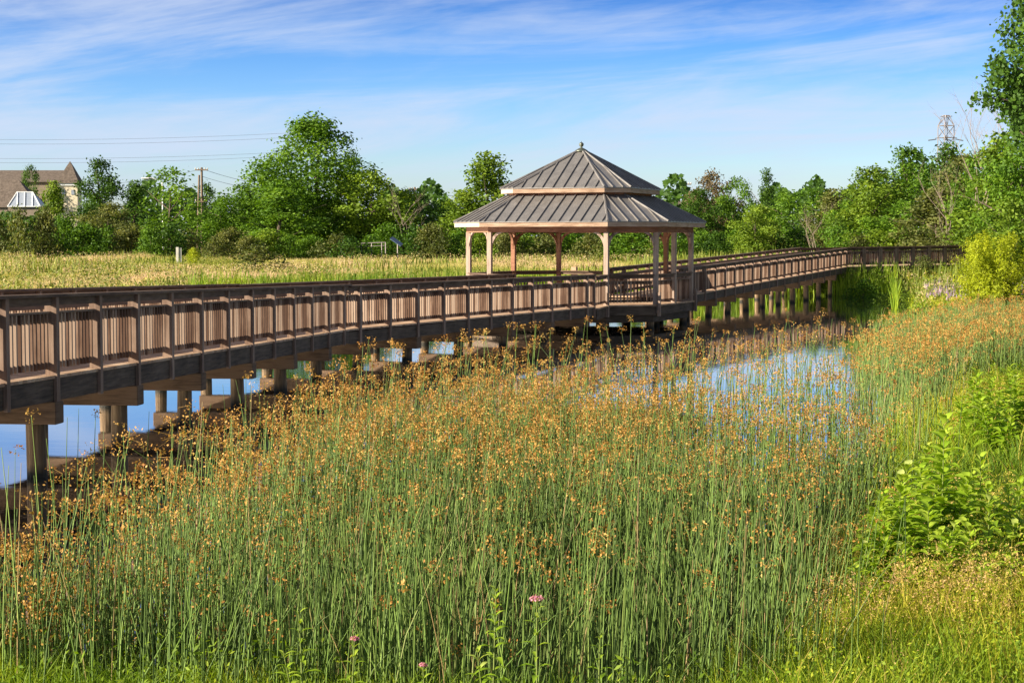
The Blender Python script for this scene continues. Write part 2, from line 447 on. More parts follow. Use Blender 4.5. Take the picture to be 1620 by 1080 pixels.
def hdir(A, B):
    d = (B[0] - A[0], B[1] - A[1]); L = math.hypot(*d); return (d[0] / L, d[1] / L), L
def railing(parent, A, B, side, posts, name='railing', mats=None, pitch=.130, z_low=-.36, post_w=.055, lean=None):
    """A, B: deck points along the outer edge; side = outward normal; posts = list of points.  part 'railing' > posts, picket panels"""
    mt = mats or dict(post=M['post_wood'], rail=M['rail_wood'], picket=M['picket_wood'])
    n = side
    a, L = hdir(A, B)
    m = MB()
    m.bar(A, B, n, -.19, .03, 1.035, 1.075)            # flat cap
    m.bar(A, B, n, -.092, -.052, .925, 1.033)          # board under the cap
    m.bar(A, B, n, -.152, -.078, .818, .846)           # cover strip over the pickets
    m.bar(A, B, n, -.178, -.136, .72, .815)            # upper inner board
    m.bar(A, B, n, -.178, -.136, .095, .185)           # lower inner board
    rl = m.build(name, mt['rail'], parent)
    for P in posts:
        p = MB()
        A0 = (P[0] - a[0] * post_w, P[1] - a[1] * post_w, P[2]); B0 = (P[0] + a[0] * post_w, P[1] + a[1] * post_w, P[2])
        p.bar(A0, B0, n, -.160, 0, .002, 1.034)
        p.bar(A0, B0, n, -.048, 0, z_low, .002)
        p.build('railing_post', mt['post'], rl)
    ts = sorted([((P[0] - A[0]) * a[0] + (P[1] - A[1]) * a[1]) for P in posts])
    edges = [0.0] + ts + [L]
    for k in range(len(edges) - 1):
        g0, g1 = edges[k], edges[k + 1]
        if k > 0: g0 += post_w
        if k < len(edges) - 2: g1 -= post_w
        cnt = int((g1 - g0) / pitch + .25)
        if cnt < 1: continue
        st = (g1 - g0) / cnt
        p = MB()
        for j in range(cnt):
            t = g0 + st * (j + .5)
            z = A[2] + (B[2] - A[2]) * t / L
            jit = random.uniform(-.004, .004)
            c = (A[0] + a[0] * t, A[1] + a[1] * t, z)
            A0 = (c[0] - a[0] * .021, c[1] - a[1] * .021, z); B0 = (c[0] + a[0] * .021, c[1] + a[1] * .021, z)
            p.bar(A0, B0, n, -.134 + jit, -.092 + jit, .085 + jit, .816)
        p.build('picket_panel', mt['picket'], rl)
    return rl

def deck_part(parent, pts_near, pts_far):
    """planks laid across, between two polylines of equal length"""
    m = MB()
    for (N0, N1, F0, F1) in zip(pts_near[:-1], pts_near[1:], pts_far[:-1], pts_far[1:]):
        L = math.dist(N0, N1); cnt = max(1, round(L / .145))
        for j in range(cnt):
            u0 = j / cnt; u1 = (j + 1) / cnt - .008 / L
            q = lambda P, Q, u: tuple(P[k] + (Q[k] - P[k]) * u for k in range(3))
            a0, a1, b0, b1 = q(N0, N1, u0), q(N0, N1, u1), q(F0, F1, u0), q(F0, F1, u1)
            z = -.042
            vs = [a0, a1, b1, b0] + [(p[0], p[1], p[2] + z) for p in (a0, a1, b1, b0)]
            m.add(vs, [(0, 1, 2, 3), (7, 6, 5, 4), (0, 4, 5, 1), (1, 5, 6, 2), (2, 6, 7, 3), (3, 7, 4, 0)])
    return m.build('decking', M['deck_wood'], parent)

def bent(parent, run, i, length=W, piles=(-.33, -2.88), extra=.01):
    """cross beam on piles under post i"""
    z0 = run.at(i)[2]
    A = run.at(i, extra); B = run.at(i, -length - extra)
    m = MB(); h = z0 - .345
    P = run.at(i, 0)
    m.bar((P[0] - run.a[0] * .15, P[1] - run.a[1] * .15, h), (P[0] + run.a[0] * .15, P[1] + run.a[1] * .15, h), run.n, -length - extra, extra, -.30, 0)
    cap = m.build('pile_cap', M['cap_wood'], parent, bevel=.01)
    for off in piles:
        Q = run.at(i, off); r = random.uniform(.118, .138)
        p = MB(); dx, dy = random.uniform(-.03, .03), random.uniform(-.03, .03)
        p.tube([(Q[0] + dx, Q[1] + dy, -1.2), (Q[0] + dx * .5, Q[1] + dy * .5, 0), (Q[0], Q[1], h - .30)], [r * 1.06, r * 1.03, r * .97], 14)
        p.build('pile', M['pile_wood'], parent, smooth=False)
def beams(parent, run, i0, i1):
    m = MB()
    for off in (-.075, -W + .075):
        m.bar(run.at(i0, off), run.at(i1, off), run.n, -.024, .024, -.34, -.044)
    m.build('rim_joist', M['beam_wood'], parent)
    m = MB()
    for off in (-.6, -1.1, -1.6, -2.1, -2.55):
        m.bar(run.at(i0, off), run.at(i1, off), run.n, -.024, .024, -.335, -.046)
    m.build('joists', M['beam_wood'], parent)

# gazebo frame (plan): centre and axes; u runs along the entrance side, v along the walk
GC = (2.563, 67.275); GA = .377
GU = (math.cos(GA), -math.sin(GA)); GV = (math.sin(GA), math.cos(GA))
GZ = -2.301 + ZC
Ga, GL, Ga2, GL2 = 3.574, 4.386, 3.572, 4.456
def gp(u, v, z=0.0): return (GC[0] + GU[0] * u + GV[0] * v, GC[1] + GU[1] * u + GV[1] * v, GZ + z)
OCT = dict(A=(GL / 2, -Ga), H=(Ga2, -GL2 / 2), G=(Ga2, GL2 / 2), F=(GL / 2, Ga), E=(-GL / 2, Ga), D=(-Ga2, GL2 / 2), C=(-Ga2, -GL2 / 2), B=(-GL / 2, -Ga))

# --- west walk: two straight runs, kinked, sloping down to the gazebo
west = empty('boardwalk', run1.at(6, -W / 2, -1.4))
tag(west, 'long brown wooden boardwalk sloping from the left edge to the gazebo, standing low over water', 'boardwalk')
I0 = -4
# the kink, inside and outside corner of the two runs
def meet(r1, o1, r2, o2):
    ax, ay = r1.at(0, o1)[:2]; bx, by = r2.at(0, o2)[:2]
    d1, d2 = r1.a, r2.a
    det = d1[0] * -d2[1] + d2[0] * d1[1]
    t = ((bx - ax) * -d2[1] + d2[0] * (by - ay)) / det
    return t / S
kn_i = meet(run1, 0, run2, 0); kf_i = meet(run1, -W, run2, -W)
kn2 = meet(run2, 0, run1, 0); kf2 = meet(run2, -W, run1, -W)
E2 = 10.47                                  # end of the second run
deck_part(west, [run1.at(I0, -.03), run1.at(kn_i, -.03), run2.at(E2, -.03)], [run1.at(I0, -W + .03), run1.at(kf_i, -W + .03), run2.at(E2, -W + .03)])
neg = lambda n: (-n[0], -n[1])
railing(west, run1.at(I0), run1.at(kn_i), run1.n, [run1.at(i) for i in range(I0, 13)])
railing(west, run2.at(kn2), run2.at(E2), run2.n, [run2.at(i) for i in [0.0] + list(range(1, 11))] + [run2.at(E2 - .04)])
railing(west, run1.at(I0, -W), run1.at(kf_i, -W), neg(run1.n), [run1.at(i, -W) for i in range(I0, 13)])
railing(west, run2.at(kf2, -W), run2.at(E2, -W), neg(run2.n), [run2.at(i, -W) for i in range(1, 11)] + [run2.at(E2 - .04, -W)])
beams(west, run1, I0, kn_i); beams(west, run2, kn2, E2)
for i in range(-3, 13, 2): bent(west, run1, i)
for i in (.3, 2, 4, 6, 8, 10): bent(west, run2, i)

# --- east walk: from the gazebo, climbing to the bank, then turning right
east = empty('boardwalk', run3.at(9, -W / 2, -1.6))
tag(east, 'brown wooden boardwalk climbing on tall piles from the gazebo to the right bank', 'boardwalk')
E3 = 20.2; S3 = -1.35
k34 = meet(run3, 0, run4, 0); k43 = meet(run4, 0, run3, 0)
k34f = meet(run3, -W, run4, -W); k43f = meet(run4, -W, run3, -W)
E4 = 7.2
deck_part(east, [run3.at(S3, -.03), run3.at(k34, -.03), run4.at(E4, -.03)], [run3.at(S3, -W + .03), run3.at(k34f, -W + .03), run4.at(E4, -W + .03)])
railing(east, run3.at(S3 + .1), run3.at(k34), run3.n, [run3.at(i) for i in range(-1, 20)] + [run3.at(k34 - .05)])
railing(east, run3.at(S3 + .1, -W), run3.at(k34f, -W), neg(run3.n), [run3.at(i, -W) for i in range(-1, int(k34f) + 1)])
S4 = .66
railing(east, run4.at(k43), run4.at(E4), run4.n, [run4.at(k43 + S4 * (i + 1)) for i in range(int((E4 - k43) / S4))], post_w=.11)
railing(east, run4.at(k43f, -W), run4.at(E4, -W), neg(run4.n), [run4.at(k43f + S4 * (i + 1), -W) for i in range(int((E4 - k43f) / S4))], post_w=.11)
beams(east, run3, S3, k34 - .15); beams(east, run4, k43 + .1, E4)
for i in range(0, 21, 2): bent(east, run3, min(i, 19.8))
for i in (1.4, 2.8, 4.2, 5.6): bent(east, run4, i)

# ------------------------------------------------------------------ the gazebo
gaz = empty('gazebo', (*GC, GZ - .5))
tag(gaz, 'eight sided wooden gazebo with two tier grey metal roof on the boardwalk', 'gazebo')
ORDER = 'AHGFEDCB'
def ring(off, z):
    """octagon pushed outwards by off"""
    t = off * math.tan(R(22.5))
    pts = []
    for k in ORDER:
        u, v = OCT[k]
        su, sv = math.copysign(1, u), math.copysign(1, v)
        if k in 'ABEF': pts.append(gp(u + su * t, v + sv * off, z))
        else: pts.append(gp(u + su * off, v + sv * t, z))
    return pts
def oct_wall(m, off_o, off_i, z0, z1):
    o0, o1, i0, i1 = ring(off_o, z0), ring(off_o, z1), ring(off_i, z0), ring(off_i, z1)
    for k in range(8):
        j = (k + 1) % 8
        m.add([o0[k], o0[j], o1[j], o1[k], i0[k], i0[j], i1[j], i1[k]],
              [(0, 1, 2, 3), (5, 4, 7, 6), (3, 2, 6, 7), (1, 0, 4, 5)])
# floor: planks clipped to the octagon
m = MB()
lo = ring(.16, 0); P2 = [(p[0] - GC[0], p[1] - GC[1]) for p in lo]
loc = [(p[0] * GU[0] + p[1] * GU[1], p[0] * GV[0] + p[1] * GV[1]) for p in P2]
vmin = min(q[1] for q in loc); vmax = max(q[1] for q in loc)
def span(v):
    xs = []
    for k in range(8):
        (u0, v0), (u1, v1) = loc[k], loc[(k + 1) % 8]
        if (v0 - v) * (v1 - v) <= 0 and abs(v1 - v0) > 1e-6: xs.append(u0 + (u1 - u0) * (v - v0) / (v1 - v0))
    return min(xs), max(xs)
v = vmin + .001
while v < vmax - .01:
    v1 = min(v + .137, vmax - .001)
    a0, a1 = span(v); b0, b1 = span(v1)
    q = [gp(a0, v, 0), gp(a1, v, 0), gp(b1, v1, 0), gp(b0, v1, 0)]
    vs = q + [(p[0], p[1], p[2] - .042) for p in q]
    m.add(vs, [(0, 1, 2, 3), (7, 6, 5, 4), (0, 4, 5, 1), (1, 5, 6, 2), (2, 6, 7, 3), (3, 7, 4, 0)])
    v += .145
m.build('floor', M['deck_wood'], gaz)
m = MB(); oct_wall(m, .10, .05, -.36, -.044); m.build('rim_joist', M['beam_wood'], gaz)
m = MB(); oct_wall(m, -.10, -.30, -.62, -.365)
for vv in (-1.6, 0, 1.6): m.bar(gp(-3.2, vv), gp(3.2, vv), GV, -.1, .1, -.62, -.368)
m.build('floor_beams', M['beam_wood'], gaz)
for k in ORDER:
    u, v = OCT[k]; u *= .93; v *= .93
    p = MB(); Q = gp(u, v); p.tube([(Q[0], Q[1], -1.2), (Q[0], Q[1], GZ - .62)], .14, 14); p.build('pile', M['pile_wood'], gaz)
for (u, v) in ((-1.8, 0), (0, 0), (1.8, 0), (0, -2.9), (0, 2.9), (2.9, 0), (-2.9, 0), (-1.2, -1.8), (1.3, -1.7)):
    p = MB(); Q = gp(u, v); p.tube([(Q[0], Q[1], -1.2), (Q[0], Q[1], GZ - .62)], .13, 12); p.build('pile', M['pile_wood'], gaz)
# columns with curved brackets
COLH = 2.62
BEAM0, BEAM1 = 2.545, 2.80
def column(u, v, rot, dirs, mat):
    P = gp(u, v)
    m = MB(); m.box((P[0], P[1], P[2] + BEAM0 / 2 - .15), (.083, .083, BEAM0 / 2 + .15), rot)
    c = m.build('column', mat, gaz, bevel=.008)
    for d in dirs:                                       # unit vector (world xy) towards the neighbour
        n = (-d[1], d[0]); b_ = MB()
        pts = []
        for s_ in range(9):
            t = s_ / 8 * math.pi / 2
            pts.append((.085 + .47 * (1 - math.cos(t)), -.64 + .63 * math.sin(t)))
        for (x0, z0), (x1, z1) in zip(pts[:-1], pts[1:]):
            vs = []
            for (x, z) in ((x0, z0), (x1, z1)):
                nx_, nz_ = (.085 + .47 - x), (-.64 - z)            # towards arc centre
                l = math.hypot(nx_, nz_) or 1
                for (rr, w_) in ((0, -.04), (0, .04), (-.10, .04), (-.10, -.04)):
                    xx = x + (nx_ / l) * rr; zz = z + (nz_ / l) * rr
                    zz = min(zz, -.004); xx = max(xx, .080)
                    vs.append((P[0] + d[0] * xx + n[0] * w_, P[1] + d[1] * xx + n[1] * w_, P[2] + BEAM0 + zz))
            b_.add(vs, [(0, 1, 5, 4), (1, 2, 6, 5), (2, 3, 7, 6), (3, 0, 4, 7), (0, 3, 2, 1), (4, 5, 6, 7)])
        b_.build('bracket', mat, c)
    return c
for i, k in enumerate(ORDER):
    kp, kn_ = ORDER[i - 1], ORDER[(i + 1) % 8]
    P = gp(*OCT[k])
    dirs = [hdir(P, gp(*OCT[q]))[0] for q in (kp, kn_)]
    column(*OCT[k], -GA, dirs, M['column_wood'] if k in 'ABCHG' else M['red_wood'])  # back columns redder: warm bounce light under the roof put into their colour
column(Ga2, 0, -GA, [], M['column_wood'])
m = MB(); oct_wall(m, .085, -.085, BEAM0 + .001, BEAM1); m.build('ring_beam', M['red_wood'], gaz)

# roofs
def roof_tier(name, off0, z0, off1, z1, apex=None, seam=.40, fascia_h=.155):
    """hipped tier from the eave ring (off0, z0) to the upper ring (off1, z1) or the apex; standing seams on every face"""
    m = MB()
    lo = [Vector(p) for p in ring(off0, z0)]
    if apex is None: hi = [Vector(p) for p in ring(off1, z1)]
    else: hi = [Vector(gp(0, 0, apex))] * 8
    th = Vector((0, 0, -.03))
    for k in range(8):
        j = (k + 1) % 8
        A, B, Cc, Dd = lo[k], lo[j], hi[j], hi[k]
        if apex is None: m.add([A, B, Cc, Dd, A + th, B + th, Cc + th, Dd + th], [(0, 1, 2, 3), (7, 6, 5, 4), (0, 4, 5, 1)])
        else: m.add([A, B, Cc, A + th, B + th, Cc + th], [(0, 1, 2), (5, 4, 3), (0, 3, 4, 1)])
    o = m.build(name, M['metal_roof'], gaz)
    s_ = MB()
    for k in range(8):
        j = (k + 1) % 8
        A, B = lo[k], lo[j]; C_, D_ = hi[j], hi[k]
        e = (B - A); L = e.length; e = e / L
        up = ((C_ + D_) / 2 - (A + B) / 2); up -= e * up.dot(e); H = up.length; up = up / H
        nrm = e.cross(up)
        if nrm.z < 0: nrm = -nrm
        cnt = int(L / seam); first = (L - (cnt - 1) * seam) / 2 if cnt > 1 else L / 2
        la = (D_ - A).dot(e); lb = (C_ - A).dot(e)
        for q in range(cnt):
            x = first + q * seam
            t = 1.0
            if la > 1e-6 and x < la: t = min(t, x / la)
            if L - lb > 1e-6 and x > lb: t = min(t, (L - x) / (L - lb))
            if t < .08: continue
            p0 = A + e * x + up * .0 - up * .01; p1 = A + e * x + up * (H * t - .02)
            vs = []
            for p in (p0, p1):
                for (ee, nn) in ((-.016, -.005), (.016, -.005), (.016, .042), (-.016, .042)): vs.append(p + e * ee + nrm * nn)
            s_.add(vs, [(0, 3, 2, 1), (4, 5, 6, 7), (1, 2, 6, 5), (2, 3, 7, 6), (3, 0, 4, 7)])
    s_.build('standing_seams', M['metal_roof'], o)
    for k in range(8):
        h_ = MB(); h_.tube([lo[k] + Vector((0, 0, .012)), hi[k] + Vector((0, 0, .018))], .042, 6)
        h_.build('hip_cap', M['metal_roof'], o)
    f_ = MB(); oct_wall(f_, off0 - .03, off0 - .075, z0 - .03 - fascia_h, z0 - .032)
    f_.build('fascia', M['fascia_wood'], o)
    sf = MB()
    a_ = ring(off0 - .075, z0 - fascia_h + .005); c_ = ring(-.06 if apex is None else off1, z0 - fascia_h + .005)
    for k in range(8):
        j = (k + 1) % 8
        sf.add([a_[k], a_[j], c_[j], c_[k]], [(0, 1, 2, 3)])
    sf.build('soffit', M['red_wood'], o)
    return o
UP_EAVE = 1.84 + 2.301 ; LOW_EAVE = .62 + 2.301
roof_tier('lower_roof', .52, LOW_EAVE, -1.34, 1.585 + 2.301)
m = MB(); oct_wall(m, -1.36, -1.42, 1.45 + 2.301, 1.74 + 2.301); m.build('roof_neck', M['red_wood'], gaz)
roof_tier('upper_roof', -1.06, UP_EAVE, -1.42, None, apex=3.31 + 2.301)
m = MB(); m.lathe(gp(0, 0, 3.27 + 2.301), [(.25, -.05), (.23, 0), (.09, .08), (.04, .10), (.035, .13), (.07, .16), (.088, .205), (.082, .25), (.05, .285), (.010, .30), (.005, .35)], 16)
m.build('finial', M['bronze'], gaz, smooth=True)
# side railings and the splayed wings at both openings
gm = dict(post=M['column_wood'], rail=M['rail_wood'], picket=M['picket_wood'])
def side_rail(p, q, center):
    a, L = hdir(p, q); n = (a[1], -a[0])
    mid = ((p[0] + q[0]) / 2 - center[0], (p[1] + q[1]) / 2 - center[1])
    if n[0] * mid[0] + n[1] * mid[1] < 0: n = (-n[0], -n[1])
    t = .115
    A = (p[0] + a[0] * t + n[0] * .08, p[1] + a[1] * t + n[1] * .08, p[2]); B = (q[0] - a[0] * t + n[0] * .08, q[1] - a[1] * t + n[1] * .08, q[2])
    railing(gaz, A, B, n, [], mats=gm, pitch=.127)
Mid = (Ga2, 0)
for p, q in ((OCT['A'], OCT['H']), (OCT['H'], Mid), (Mid, OCT['G']), (OCT['G'], OCT['F']), (OCT['E'], OCT['D']), (OCT['D'], OCT['C']), (OCT['C'], OCT['B'])):
    side_rail(gp(*p), gp(*q), GC)
eW = run2.at(E2); eWf = run2.at(E2, -W)
side_rail((*eW[:2], GZ), gp(*OCT['A']), (1.0, 63.5)); side_rail((*eWf[:2], GZ), gp(*OCT['B']), (1.0, 63.5))
sE = run3.at(S3); sEf = run3.at(S3, -W)
side_rail((*sEf[:2], GZ), gp(*OCT['E']), (4.5, 69.0))
# apron floors that join the walks to the gazebo
def apron(p, q, r, s, name='apron_floor'):
    m = MB(); vs = [p, q, r, s]; z = -.004
    vs = [(a_[0], a_[1], a_[2] + z) for a_ in vs]; vs += [(a_[0], a_[1], a_[2] - .05) for a_ in vs]
    m.add(vs, [(0, 1, 2, 3), (7, 6, 5, 4), (0, 4, 5, 1), (1, 5, 6, 2), (2, 6, 7, 3), (3, 7, 4, 0)])
    m.build(name, M['deck_wood'], gaz)
    for (A, B) in ((p, s), (q, r)):
        a, L = hdir(A, B); n = (a[1], -a[0])
        m = MB(); m.bar(A, B, n, -.10, -.05, -.40, -.055); m.build('apron_joist', M['beam_wood'], gaz)
e1 = gp(OCT['A'][0] + .08, OCT['A'][1] - .158); e2 = gp(OCT['B'][0] - .08, OCT['B'][1] - .158)
apron((eW[0] + run2.n[0] * .1, eW[1] + run2.n[1] * .1, GZ), (eWf[0] - run2.n[0] * .1, eWf[1] - run2.n[1] * .1, GZ), e2, e1)
f1 = gp(OCT['F'][0] + .5, OCT['F'][1] + .162); f2 = gp(OCT['E'][0] - .08, OCT['E'][1] + .162)
apron((sE[0] + run3.n[0] * .1, sE[1] + run3.n[1] * .1, GZ), (sEf[0] - run3.n[0] * .1, sEf[1] - run3.n[1] * .1, GZ), f2, f1)
# short posts bolted outside the rim at the front corners
for k in ('A', 'H', 'G'):
    u, v = OCT[k]; P = gp(u * 1.045, v * 1.045)
    m = MB(); m.box((P[0], P[1], P[2] + .02), (.05, .05, .42), -GA); m.build('rim_post', M['column_wood'], gaz)
P = gp(OCT['E'][0] + .62, OCT['E'][1] + .1); m = MB(); m.box((P[0], P[1], P[2] + .6), (.10, .10, .62), -GA); m.build('gate_post', M['deck_wood'], gaz)


# ------------------------------------------------------------------ foliage builders
CT, ST = math.cos(TILT), math.sin(TILT)
def at(px, py, D):
    """point at depth D seen at pixel (px, py) of the 1620 x 1080 photograph"""
    xc = (px - 810) / F; yc = (540 - py) / F
    dy = CT + yc * ST; dz = -ST + yc * CT
    k = D / dy
    return (xc * k, D, ZC + dz * k)

def leaf_cloud(pts, nrm, size, aspect, r, up=.25, jit=.9):
    """one pointed leaf quad per point"""
    n = len(pts)
    d = nrm + r.normal(0, jit, (n, 3)); d[:, 2] += up
    d /= np.linalg.norm(d, axis=1)[:, None]
    t = r.normal(0, 1, (n, 3)); t -= d * (t * d).sum(1)[:, None]; t /= np.linalg.norm(t, axis=1)[:, None]
    b = np.cross(d, t)
    L = (size * r.uniform(.65, 1.35, n))[:, None]; Wd = L * aspect
    v = np.stack([pts - t * L * .5, pts + b * Wd * .5 + d * L * .06, pts + t * L * .5, pts - b * Wd * .5 + d * L * .06], 1).reshape(-1, 3)
    q = np.arange(n * 4).reshape(n, 4)
    return v, q
def crown_mesh(name, seed, H, Wd, kind, leaf, nl, twigs, per, base=.08, aspect=.6, gap=.25):
    r = np.random.default_rng(seed)
    prof = {'round': lambda h: np.sqrt(np.clip(1 - ((h - .5) / .52) ** 2, 0, 1)),
            'oval': lambda h: np.clip(np.sin(np.pi * np.clip(h * .92 + .06, 0, 1)) ** .6, 0, 1) * (1.12 - .42 * h),
            'cone': lambda h: np.clip(1.02 - h, 0, 1) ** .75 * np.clip(h * 7 + .35, 0, 1),
            'dome': lambda h: np.sqrt(np.clip(1 - h ** 2.2, 0, 1)) * (.82 + .18 * np.clip(h * 5, 0, 1))}[kind]
    V = []; T = []
    tw_pts = []; tw_out = []; tw_t = []
    for k in range(nl):
        h = (k + r.uniform(0, 1)) / nl
        h = h ** .9
        R0 = prof(np.array([h]))[0] * Wd / 2
        a = k * 2.39996 + r.normal(0, .5)
        if r.random() < .09 and nl > 20: continue
        rl = Wd * r.uniform(.075, .20) * (1.15 - .5 * h)
        rad = max(0, R0 - rl * .75) * (r.uniform(.45, 1.22) if r.random() < .85 else .2)
        c = np.array([rad * math.cos(a), rad * math.sin(a), H * (base + (1 - base) * h) - rl * .4])
        m = max(4, int(twigs * (rl / (Wd * .14)) ** 2))
        u = r.normal(0, 1, (m, 3)); u /= np.linalg.norm(u, axis=1)[:, None]
        u[:, 2] = np.abs(u[:, 2]) * np.where(r.random(m) < .8, 1, -1)
        keep = r.random(m) > gap * .5
        u = u[keep]
        p = c + u * rl * np.array([1.15, 1.15, .82]) * r.uniform(.55, 1.12, (len(u), 1))
        tw_pts.append(p); tw_out.append(u); tw_t.append(np.full(len(u), r.normal(.5, .19)) + r.normal(0, .07, len(u)))
    P = np.concatenate(tw_pts); O = np.concatenate(tw_out); Tt = np.concatenate(tw_t)
    P[:, 2] = np.maximum(P[:, 2], .15)
    pp = np.repeat(P, per, 0); oo = np.repeat(O, per, 0); tt = np.repeat(Tt, per)
    pp = pp + r.normal(0, leaf * 1.15, pp.shape) * np.array([1, 1, .75])
    pp[:, 2] = np.maximum(pp[:, 2], .08)
    hw = np.percentile(np.hypot(pp[:, 0], pp[:, 1]), 97); pp[:, :2] *= Wd / 2 / hw
    pp[:, 2] *= H / np.percentile(pp[:, 2], 99.7)
    v, q = leaf_cloud(pp, oo, leaf, aspect, r)
    return np_mesh(name, v, q, None, np.clip(tt + r.normal(0, .16, len(tt)), 0, 1), mats=[M['leaf_mid']])
def trunk_mb(H, r0, seed, limbs=6, top=.8, spread=.28):
    r = random.Random(seed)
    m = MB()
    pts = [(0, 0, -.4)]; x = y = 0
    for k in range(1, 7):
        x += r.uniform(-.02, .02) * H * .5; y += r.uniform(-.02, .02) * H * .5
        pts.append((x, y, H * top * k / 6))
    m.tube(pts, [r0 * (1.25 - .19 * k) for k in range(7)], 7)
    for k in range(limbs):
        j = r.randint(1, 5); p = pts[j]; a = k * 2.4 + r.uniform(-.4, .4); L = H * spread * r.uniform(.6, 1.1)
        q = [(p[0] + math.cos(a) * L * t, p[1] + math.sin(a) * L * t, p[2] + L * t * r.uniform(.5, .9)) for t in (0, .45, 1)]
        m.tube(q, [r0 * .4, r0 * .28, r0 * .08], 5)
    return m
PROTO = {}
def proto(key, **kw):
    H, Wd = kw['H'], kw['Wd']
    cm = crown_mesh(key, **kw)
    tm = trunk_mb(H, H * .017, kw['seed'])
    me = bpy.data.meshes.new('trunk'); me.from_pydata(tm.v, [], tm.f); me.materials.append(M['bark']); me.update()
    PROTO[key] = (cm, me, H, Wd)
proto('round_a', seed=1, H=10, Wd=8, kind='round', leaf=.30, nl=34, twigs=49, per=8)
proto('round_b', seed=2, H=10, Wd=8, kind='round', leaf=.34, nl=26, twigs=58, per=8, gap=.4)
proto('oval_a', seed=3, H=12, Wd=7, kind='oval', leaf=.30, nl=44, twigs=46, per=8, base=.03)
proto('oval_b', seed=4, H=12, Wd=7, kind='oval', leaf=.36, nl=32, twigs=49, per=8, base=.03, gap=.5)
proto('cone_a', seed=5, H=11, Wd=5, kind='cone', leaf=.26, nl=44, twigs=24, per=8, base=.02)
proto('open_a', seed=6, H=11, Wd=7, kind='oval', leaf=.34, nl=30, twigs=22, per=8, base=.05, gap=.9)
proto('big_a', seed=7, H=17, Wd=13, kind='oval', leaf=.36, nl=80, twigs=58, per=8, base=.02)
proto('dome_a', seed=8, H=3, Wd=4, kind='dome', leaf=.20, nl=24, twigs=26, per=7, base=.02)
proto('dome_b', seed=9, H=3, Wd=4, kind='dome', leaf=.24, nl=18, twigs=26, per=7, base=.02, gap=.5)
def tree(name, label, cat, x, top, w, D, key, mat, group=None, rz=None, sink=0.0):
    cm, tm, H0, W0 = PROTO[key]
    X = at(x, top, D)
    base = gz(X[0], D) - sink
    H = X[2] - base
    root = empty(name, (X[0], D, base))
    tag(root, label, cat, group)
    t = bpy.data.objects.new('trunk' if 'tree' in name else 'stem', tm); link(t, root, (X[0], D, base))
    c = bpy.data.objects.new('crown' if 'tree' in name else 'foliage', cm); link(c, root, (X[0], D, base))
    c.material_slots[0].link = 'OBJECT'; c.material_slots[0].material = M[mat]
    sx = w * D / F / W0 * 1.16
    root.scale = (sx, sx, H / H0 / 1.0)
    root.rotation_euler.z = random.uniform(0, 6.28) if rz is None else rz
    return root
TL = 'trees of the far treeline'
LEFT_TREES = [
 ('small dark tree standing in front of the long brown roof', 46, 263, 40, 262, 'round_a', 'leaf_dark'),
 ('leafy green tree at the left frame edge beyond the meadow', -4, 344, 44, 196, 'oval_b', 'leaf_mid'),
 ('feathery bright green tree just right of the pale glazed roof', 86, 288, 60, 190, 'oval_b', 'leaf_light'),
 ('tall dark dense tree just right of the pointed tower roof', 157, 253, 76, 205, 'oval_a', 'leaf_dark'),
 ('lower olive tree in front of the tall dark tree by the tower', 172, 322, 84, 184, 'round_b', 'leaf_olive'),
 ('narrow dark tree between the tower tree and the pale airy tree', 214, 287, 56, 204, 'oval_b', 'leaf_dark'),
 ('airy light green tree left of the utility pole with two posts', 266, 266, 92, 188, 'open_a', 'leaf_mid'),
 ('small dark tree behind the utility pole with two posts', 326, 292, 44, 240, 'round_b', 'leaf_dark'),
 ('rounded green tree right of the utility pole with two posts', 348, 312, 84, 196, 'round_a', 'leaf_mid'),
 ('bushy green tree below the wires left of the tallest tree', 386, 294, 78, 200, 'round_b', 'leaf_mid'),
 ('leaning green tree merging with the left flank of the tallest tree', 424, 268, 78, 198, 'oval_a', 'leaf_mid'),
 ('tallest tree of the left treeline, a broad dark green crown', 494, 187, 152, 196, 'big_a', 'leaf_mid'),
 ('dense green tree at the lower left front of the tallest tree', 446, 300, 100, 186, 'oval_b', 'leaf_mid'),
 ('narrow dark pointed tree at the right shoulder of the tallest tree', 556, 238, 46, 208, 'cone_a', 'leaf_dark'),
 ('bright green tree right of the narrow pointed tree', 586, 274, 104, 192, 'round_b', 'leaf_light'),
 ('shaded tree with thin bare stems left of the dark rounded tree', 642, 300, 70, 200, 'round_a', 'leaf_dark'),
 ('dark rounded tree left of the gazebo roof', 684, 322, 76, 194, 'round_a', 'leaf_dark'),
 ('lower dull green tree left of the light airy tree by the gazebo', 712, 318, 54, 212, 'oval_b', 'leaf_mid'),
 ('light airy tree rising beside the left edge of the gazebo roof', 772, 243, 84, 186, 'oval_b', 'leaf_light'),
 ('low bright tree under the left eave of the gazebo', 738, 302, 78, 184, 'oval_b', 'leaf_light'),
 ('dark tree seen between the first and second gazebo columns', 806, 340, 90, 196, 'round_a', 'leaf_dark'),
 ('green tree seen left of the middle back column of the gazebo', 856, 338, 84, 192, 'round_b', 'leaf_mid'),
 ('bright tree seen right of the middle back column of the gazebo', 910, 338, 80, 190, 'oval_b', 'leaf_mid'),
 ('dark tree seen beside the nearest gazebo column', 952, 338, 84, 196, 'round_a', 'leaf_dark'),
 ('light green tree seen right of the nearest gazebo column', 1000, 336, 80, 190, 'oval_b', 'leaf_light'),
 ('bright tree seen between the right hand gazebo columns', 1050, 338, 80, 188, 'round_b', 'leaf_light'),
]
